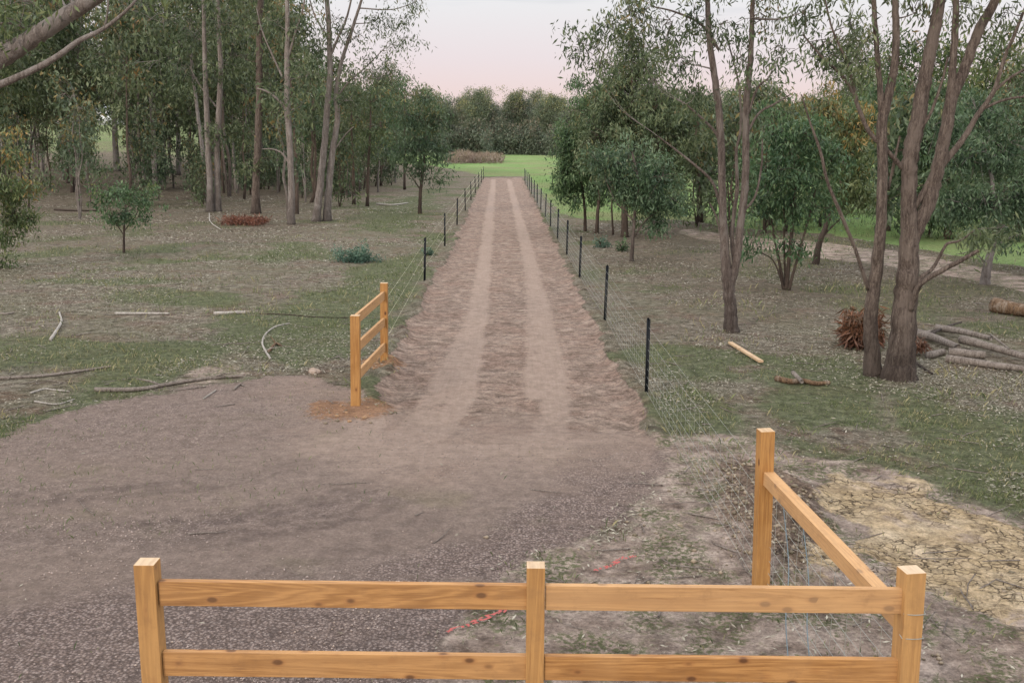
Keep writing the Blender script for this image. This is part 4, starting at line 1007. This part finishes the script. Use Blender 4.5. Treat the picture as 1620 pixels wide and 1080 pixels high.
ptree('thin dark crooked gum just left of the leaning trunk pair', (492,321),
  [[(492,322,.10),(497,305,.09),(493,270,.085),(495,230,.08),(493,190,.07),(500,140,.05)]], [(495,150,30,26),(510,190,24,20,0,.8),(480,200,20,20,0,.7),(500,110,30,22)], BARK_DARK, LEAF_GREEN, **T_)
ptree('pair of tall leaning gums with pale forked limbs against the sky', (508,350),
  [[(500,352,.20),(506,300,.17),(512,240,.16),(517,180,.15),(522,110,.13),(520,40,.12),(516,-20,.10),(510,-120,.05)],
   [(517,350,.20,.3),(520,300,.17,.3),(526,240,.15,.3),(534,190,.13,.3),(532,150,.11,.3),(540,100,.09,.3),(556,50,.08,.3),(572,0,.06,.3),(590,-60,.04,.3)],
   [(522,90,.07),(535,60,.06),(548,30,.05),(558,-10,.04)], [(528,160,.05,.3),(552,130,.04,.3),(580,105,.03,.3),(605,80,.02,.3)], [(524,245,.04,.3),(545,215,.03,.3),(560,200,.02,.3)],
   [(520,60,.04),(500,30,.035),(490,0,.03)]],
  [(560,60,34,28,0,.7),(600,30,36,28,0,.75),(640,30,24,20,0,.7),(620,75,26,18,0,.6),(585,95,34,22,0,.8),(560,120,34,24,0,.8),(540,30,30,30,0,.7),(600,125,24,16,0,.6),(640,62,16,12,0,.6),(545,160,34,24),(500,70,30,30),(610,-30,60,34),(540,-60,70,50),(580,-120,80,50),(655,5,14,20,0,.6)],
  BARK_GREY, LEAF_OLIVE, **{**T_, 'gold': .12, 'dens': 3.2, 'leaf': .2, 'bb': BARK_PALE})
for i, (bx, by, lab, tx, bl, lm) in enumerate([
  (560, 323, 'thin dark stemmed gum first to the right of the leaning trunk pair', 556, [(555,150,34,30),(570,190,30,28),(545,210,28,26,0,.8),(560,240,24,18,0,.6)], LEAF_OLIVE),
  (581, 326, 'thin straight gum second to the right of the leaning trunk pair', 586, [(590,160,36,30),(575,205,30,24),(605,200,28,28),(585,240,26,20,0,.7)], LEAF_GOLD),
  (603, 294, 'shaded gum set back behind the thin straight ones', 602, [(605,150,30,26),(625,185,26,26),(595,220,26,26),(620,235,26,20)], LEAF_BLUE),
  (640, 300, 'round-topped gum behind the dense low-crowned one', 640, [(650,150,32,22),(625,170,26,24),(680,170,24,26),(655,195,36,24),(640,230,30,24)], LEAF_GREEN)]):
    ptree(lab, (bx, by), [[(bx, by+1, .10),((bx*2+tx)/3, by-60, .09),(tx, 200, .06),(tx, 150, .03)]], bl, BARK_DARK, lm, **T_)
ptree('dense low-crowned tree nearest the left driveway fence', (664,338),
  [[(664,339,.10),(665,305,.09),(668,280,.08),(672,240,.06),(674,200,.04)], [(665,300,.04),(655,285,.03),(645,270,.02)]],
  [(672,155,20,18),(655,185,30,26),(690,190,24,26),(672,225,42,30),(645,235,26,24),(695,240,18,26),(665,265,34,18,0,.8),(690,280,14,12,0,.5)], BARK_DARK, LEAF_BLUE, **{**T_, 'gold': .15, 'dens': 7})
ptree('pale twin-limbed gum with whitish bark deep in the left woods', (256,292),
  [[(256,293,.26),(253,250,.2),(249,200,.2),(246,150,.18),(245,100,.16),(250,60,.12),(255,10,.09)], [(247,130,.10),(236,100,.09),(228,75,.08),(222,55,.06),(213,38,.04)], [(246,90,.08),(240,55,.06),(238,20,.05)]],
  [(240,30,50,28),(270,70,34,24),(215,80,30,22),(260,120,26,20,0,.6),(250,-30,80,40)], BARK_PALE, LEAF_OLIVE, leaf=.4, aspect=.3, per=36, dens=.7, clr=.7, gold=.05)
ptree('straight grey trunked gum behind the pair of grey trunks', (282,279),
  [[(282,280,.25),(282,230,.22),(280,170,.2),(279,110,.17),(280,40,.1)]], [(280,40,48,28),(300,80,34,24),(262,100,30,20,0,.7),(285,150,26,18,0,.6),(280,-20,70,36)], BARK_PALE, LEAF_OLIVE, leaf=.42, aspect=.3, per=36, dens=.6, clr=.75, gold=.05)
ptree('leaning grey gum with a dark burnt foot on the far left', (185,273),
  [[(186,274,.38),(183,240,.32),(181,190,.28),(177,140,.26),(172,100,.2),(170,50,.14)], [(179,160,.1),(192,140,.08),(203,125,.05)], [(178,185,.08),(166,160,.07),(160,140,.05)]],
  [(170,50,60,26),(140,90,40,22),(200,90,36,22),(175,10,70,30),(165,130,24,14,0,.5)], BARK_PALE, LEAF_OLIVE, leaf=.45, aspect=.3, per=36, dens=.5, clr=.8, gold=.05)
ptree('broad spreading gum with many dark limbs on the far left', (80,243),
  [[(80,244,.8),(82,215,.7),(80,190,.5),(78,150,.35),(76,120,.2)], [(81,205,.4),(95,180,.35),(112,160,.3),(128,140,.2),(140,125,.1)], [(80,200,.4),(66,175,.3),(55,155,.2),(46,138,.12)]],
  [(75,100,50,24),(110,110,40,22),(45,110,36,24),(90,60,70,30),(140,100,36,18,0,.8)], BARK_DARK, LEAF_OLIVE, leaf=.7, aspect=.3, per=40, dens=.22, clr=1.3, gold=.05)
und = dict(leaf=.24, aspect=.30, per=40, dens=4, clr=.28, sides=6, gold=.08)
for bx, by, lab, bl, lm in [
  (245, 300, 'dark leafy understorey shrub at the foot of the whitish gum', [(240,210,34,20),(255,265,28,20),(230,240,26,20,0,.7)], LEAF_BLUE),
  (385, 300, 'green understorey shrub left of the dark straight trunk', [(385,262,22,20),(372,235,18,18,0,.8),(390,285,14,8,0,.8)], LEAF_GREEN),
  (425, 300, 'sparse olive understorey shrub right of the dark straight trunk', [(428,262,22,18,0,.8),(440,240,18,16,0,.7)], LEAF_OLIVE),
  (225, 330, 'thin spindly bush behind the round green sapling', [(225,300,12,14,0,.5),(150,262,22,14,0,.5)], LEAF_OLIVE),
  (45, 330, 'small brownish bush in front of the far left trees', [(48,290,24,22,0,.6),(70,280,20,18,0,.5)], LEAF_OLIVE)]:
    t0 = bl[0]
    ptree(lab, (bx, by), [[(bx, by+1, .05),((bx+t0[0])/2, (by+t0[1])/2, .04),(t0[0], t0[1], .02)]], bl, BARK_DARK, lm, 'shrub', 'shrub', **und)
# low shrubs on the ground
def shrub(px, py, rx, rz, n_, lab, lm=BUSHM, leaf=.09, asp=.3):
    g_ = G(px, py); rng = np.random.default_rng(int(px*3+py)); u = rng.normal(size=(n_, 3)); u /= np.linalg.norm(u, axis=1)[:, None]; u[:, 2] = np.abs(u[:, 2])
    r_ = rng.random(n_)**.45*(1+.3*np.sin(u[:, 0]*7)+.2*np.sin(u[:, 1]*9)); C_ = u*np.array([rx, rx*.8, rz])*r_[:, None]
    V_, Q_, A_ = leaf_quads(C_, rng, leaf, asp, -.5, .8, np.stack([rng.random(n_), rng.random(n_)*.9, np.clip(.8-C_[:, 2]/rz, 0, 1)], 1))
    t = thing('shrub', lab, 'shrub', (g_[0], g_[1], zat(g_[0], g_[1])))
    link('foliage', mesh_np('foliage', V_, Q_, lm, {'lc': A_}), t)
    mb = MB()
    for k in range(7):
        a_ = random.random()*2*PI; e_ = np.array([math.cos(a_)*rx*.7, math.sin(a_)*rx*.6, rz*.7]); mb.tube([[0,0,-.03], e_*.5+[0,0,.05], e_], [.015,.01,.005], 5)
    link('stem', mb.mesh('stem', BARK_DARK), t)
shrub(564, 414, .78, .5, 2600, 'low blue-green shrub growing left of the driveway fence')
shrub(678, 404, .22, .25, 300, 'small grey-green shrub at the foot of the left steel posts')
shrub(953, 392, .35, .45, 500, 'small leafy shrub under the trees beside the netting fence')
shrub(985, 398, .3, .5, 400, 'small shrub in front of the dark trunk beside the netting fence', LEAF_GREEN)

# ------------------------------------------------------------------ woods made from copied trees
def variant(seed, h, spread, nst, nb, leafm, bark, lf, per, dens, clr, low=.4, crown_r=(.13, .2)):
    rng = np.random.default_rng(seed); S = []
    for k in range(nst):
        a_ = rng.random()*2*PI; sp = (k > 0)*.09*h+.03*h; L_ = []
        for t in np.linspace(0, 1, 6):
            L_.append([math.cos(a_)*sp*t+rng.normal()*.012*h*(t > 0), math.sin(a_)*sp*t+rng.normal()*.012*h*(t > 0), t*h*.88-.1*(t == 0), (.0085*h+.02)*(1-.8*t)*(1 if k == 0 else .7)])
        S.append(L_)
    Bs = []
    for k in range(nb):
        t = low+(1-low)*(k+.5)/nb; a_ = rng.random()*2*PI; rr = spread*h*(1-.55*t)*rng.uniform(.2, 1)
        r_ = h*rng.uniform(*crown_r); Bs.append((math.cos(a_)*rr, math.sin(a_)*rr, h*t-.3*r_, r_, r_*.72, 1.))
    T, Bm, L = build_tree(rng, S, Bs, leaf=lf, aspect=.34, per=per, dens=dens, clr=clr, sides=7, gold=.15, twig=.012)
    for mbx in Bm:
        off = T.n; T.v += mbx.v; T.q += [q+off for q in mbx.q]; T.n += mbx.n
    return T.mesh('trunk', bark), mesh_np('crown', L[0], L[1], leafm, {'lc': L[2]})
def plant(var, x, y, s_, rz, label, group, cat='tree', name='gum_tree'):
    t = thing(name, label, cat, (x, y, zat(x, y)-.05), group); t.scale = (s_,)*3; t.rotation_euler[2] = rz
    link('trunk', var[0], t); link('crown', var[1], t)
WV = [variant(501, 17, .22, 1, 11, LEAF_OLIVE, BARK_GREY, .38, 44, .55, .5, .55), variant(502, 15, .25, 2, 11, LEAF_OLIVE, BARK_PALE, .38, 44, .55, .5, .52),
      variant(503, 18, .2, 1, 12, LEAF_OLIVE, BARK_PALE, .38, 44, .55, .5, .5), variant(504, 16, .24, 2, 12, LEAF_OLIVE, BARK_PINK, .38, 44, .55, .5, .5)]
SV = [variant(511, 6, .3, 2, 8, LEAF_MIX, BARK_DARK, .3, 30, 1.6, .4, .3, (.16, .24)), variant(512, 5, .3, 3, 7, LEAF_OLIVE, BARK_DARK, .3, 30, 1.6, .4, .25, (.16, .24))]
rr = random.Random(5)
cnt = 0; placed = []
while cnt < 80:
    y_ = rr.uniform(66, 140); px_ = rr.uniform(-60, 640)
    x_ = P(px_, 250, y_)[0]
    if 138 < px_ < 205: continue
    if x_ > -11: continue
    if any((x_-a)**2+(y_-b)**2 < 14 for a, b in placed): continue
    placed.append((x_, y_)); cnt += 1
    plant(rr.choice(WV), x_, y_, rr.uniform(.8, 1.15) if px_ < 470 else rr.uniform(.4, .55)*y_/85, rr.random()*6, 'tall gum tree deep in the shaded woods left of the driveway', 'gums deep in the left woods')
for k in range(44):
    y_ = rr.uniform(56, 120); px_ = rr.uniform(150, 640); x_ = P(px_, 250, y_)[0]
    if x_ > -10 or (130 < px_ < 205): continue
    plant(rr.choice(SV), x_, y_, rr.uniform(.45, 1.0), rr.random()*6, 'low understorey gum in the shaded woods left of the driveway', 'understorey gums in the left woods')
for k in range(15):
    px_ = 1075+(1680-1075)*((k*.618034+.2) % 1); y_ = rr.uniform(44, 66)
    plant(SV[k % 2], P(px_, 240, y_)[0], y_, rr.uniform(.85, 1.25), rr.random()*6, 'bushy young gum at the meadow edge behind the right-hand trees', 'bushy young gums at the right meadow edge')
PV = variant(531, 10, .1, 1, 6, LEAF_OLIVE, BARK_DARK, .32, 34, 1.2, .4, .5, (.08, .13)), variant(532, 8, .12, 2, 6, LEAF_MIX, BARK_GREY, .3, 34, 1.2, .4, .45, (.09, .14))
for k in range(52):
    y_ = rr.uniform(50, 110); px_ = rr.uniform(-20, 640); x_ = P(px_, 250, y_)[0]
    if x_ > -9 or (140 < px_ < 200): continue
    plant(PV[k % 2], x_, y_, rr.uniform(.6, 1.1), rr.random()*6, 'thin-stemmed young gum among the taller trunks of the left woods', 'thin young gums in the left woods')
# far treeline
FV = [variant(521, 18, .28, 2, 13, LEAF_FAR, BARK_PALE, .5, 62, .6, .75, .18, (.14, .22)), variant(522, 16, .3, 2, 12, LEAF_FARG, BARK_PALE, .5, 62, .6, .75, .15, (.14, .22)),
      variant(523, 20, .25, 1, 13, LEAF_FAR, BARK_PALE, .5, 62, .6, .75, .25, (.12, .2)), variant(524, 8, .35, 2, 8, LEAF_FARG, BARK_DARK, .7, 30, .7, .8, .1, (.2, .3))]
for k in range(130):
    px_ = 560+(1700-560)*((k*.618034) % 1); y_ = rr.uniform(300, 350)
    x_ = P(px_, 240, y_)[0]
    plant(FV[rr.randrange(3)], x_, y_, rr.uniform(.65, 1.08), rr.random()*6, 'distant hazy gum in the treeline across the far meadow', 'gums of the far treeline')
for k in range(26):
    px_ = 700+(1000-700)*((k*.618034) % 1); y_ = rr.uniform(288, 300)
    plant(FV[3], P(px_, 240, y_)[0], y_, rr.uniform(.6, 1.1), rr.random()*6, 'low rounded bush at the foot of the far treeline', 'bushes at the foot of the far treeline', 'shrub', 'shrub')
# scattered trees across the right meadow and behind the left field
for k in range(16):
    px_ = rr.uniform(1080, 1700); y_ = rr.uniform(110, 190)
    plant(rr.choice(WV), P(px_, 240, y_)[0], y_, rr.uniform(.65, .95), rr.random()*6, 'mid-distance gum in the meadow beyond the right-hand trees', 'mid-distance gums in the right meadow')
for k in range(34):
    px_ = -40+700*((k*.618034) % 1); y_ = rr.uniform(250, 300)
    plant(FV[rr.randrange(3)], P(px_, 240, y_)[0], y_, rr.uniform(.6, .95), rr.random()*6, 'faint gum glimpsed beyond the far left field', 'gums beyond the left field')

# farm house glimpsed through the left woods
hx, hy = P(168,190,215)[0], 215.
hh = thing('farm_house', 'white farm house with grey roof glimpsed through the left woods', 'house', (hx, hy, zat(hx, hy)))
mb = MB(); mb.box((0, 0, 1.3), (3.2, 2.5, 1.5)); link('wall', mb.mesh('wall', WHITEW, False), hh)
mb = MB(); mb.add([[-3.5,-2.8,2.8],[3.5,-2.8,2.8],[3.5,2.8,2.8],[-3.5,2.8,2.8],[-2.6,0,4.2],[2.6,0,4.2]], [[0,1,5,4],[2,3,4,5],[0,3,2,1],[1,2,5,5],[3,0,4,4]][:3]); mb.add([[-3.5,-2.8,2.8],[-2.6,0,4.2],[-3.5,2.8,2.8],[-3.5,0,2.8],[3.5,-2.8,2.8],[2.6,0,4.2],[3.5,2.8,2.8],[3.5,0,2.8]], [[0,1,2,3],[4,5,6,7]])
link('roof', mb.mesh('roof', ROOFM, False), hh)
mb = MB(); mb.box((-1.2, -2.55, 1.6), (.6, .04, .5)); link('window', mb.mesh('window', STEEL, False), hh)

# ------------------------------------------------------------------ light
w = bpy.data.worlds.new('World'); sc.world = w; w.use_nodes = True; nt = w.node_tree; B = NB(nt)
bg = nt.nodes['Background']
SUN_EL, SUN_AZ = math.radians(24), math.radians(212)   # azimuth clockwise from +Y: low, behind the camera to the left
sky = B.n('ShaderNodeTexSky'); sky.sky_type = 'NISHITA'; sky.sun_disc = False; sky.sun_elevation = SUN_EL; sky.sun_rotation = SUN_AZ
tc = B.n('ShaderNodeTexCoord'); sp = B.n('ShaderNodeSeparateXYZ'); B.link(tc.outputs['Generated'], sp.inputs[0])
grad = B.ramp(sp.outputs[2], [(0, (.94,.72,.60)), (.035, (.90,.71,.69)), (.075, (.88,.78,.80)), (.13, (.88,.885,.90)), (.28, (1.3,1.3,1.32)), (.7, (1.95,1.95,2.02)), (1, (2.2,2.2,2.3))])
cl = B.noise(B.mapv(tc.outputs['Generated'], (1.2, 1.2, 14)), 3.2, 4, .55)
grad = B.mix(B.rng(cl, .58, .72, 0, .35), grad, (.62,.64,.70))
skm = B.mix(1.0, sky.outputs[0], (.05,.05,.05), 'MULTIPLY')
addn = B.mix(.05, grad, skm)
B.link(addn, bg.inputs['Color']); bg.inputs['Strength'].default_value = 1.0
sd = bpy.data.lights.new('sun', 'SUN'); sd.energy = 1.8; sd.angle = math.radians(10); sd.color = (1, .86, .72)
so = bpy.data.objects.new('sun', sd); COL.objects.link(so)
dirv = Vector((math.sin(SUN_AZ)*math.cos(SUN_EL), math.cos(SUN_AZ)*math.cos(SUN_EL), math.sin(SUN_EL)))
so.rotation_euler = dirv.to_track_quat('Z', 'Y').to_euler(); so.location = (0, 0, 30)

sc.view_settings.view_transform = 'Standard'; sc.view_settings.look = 'None'; sc.view_settings.exposure = 0
sc.cycles.max_bounces = 6; sc.cycles.diffuse_bounces = 2; sc.cycles.transparent_max_bounces = 4
sc.cycles.use_denoising = True
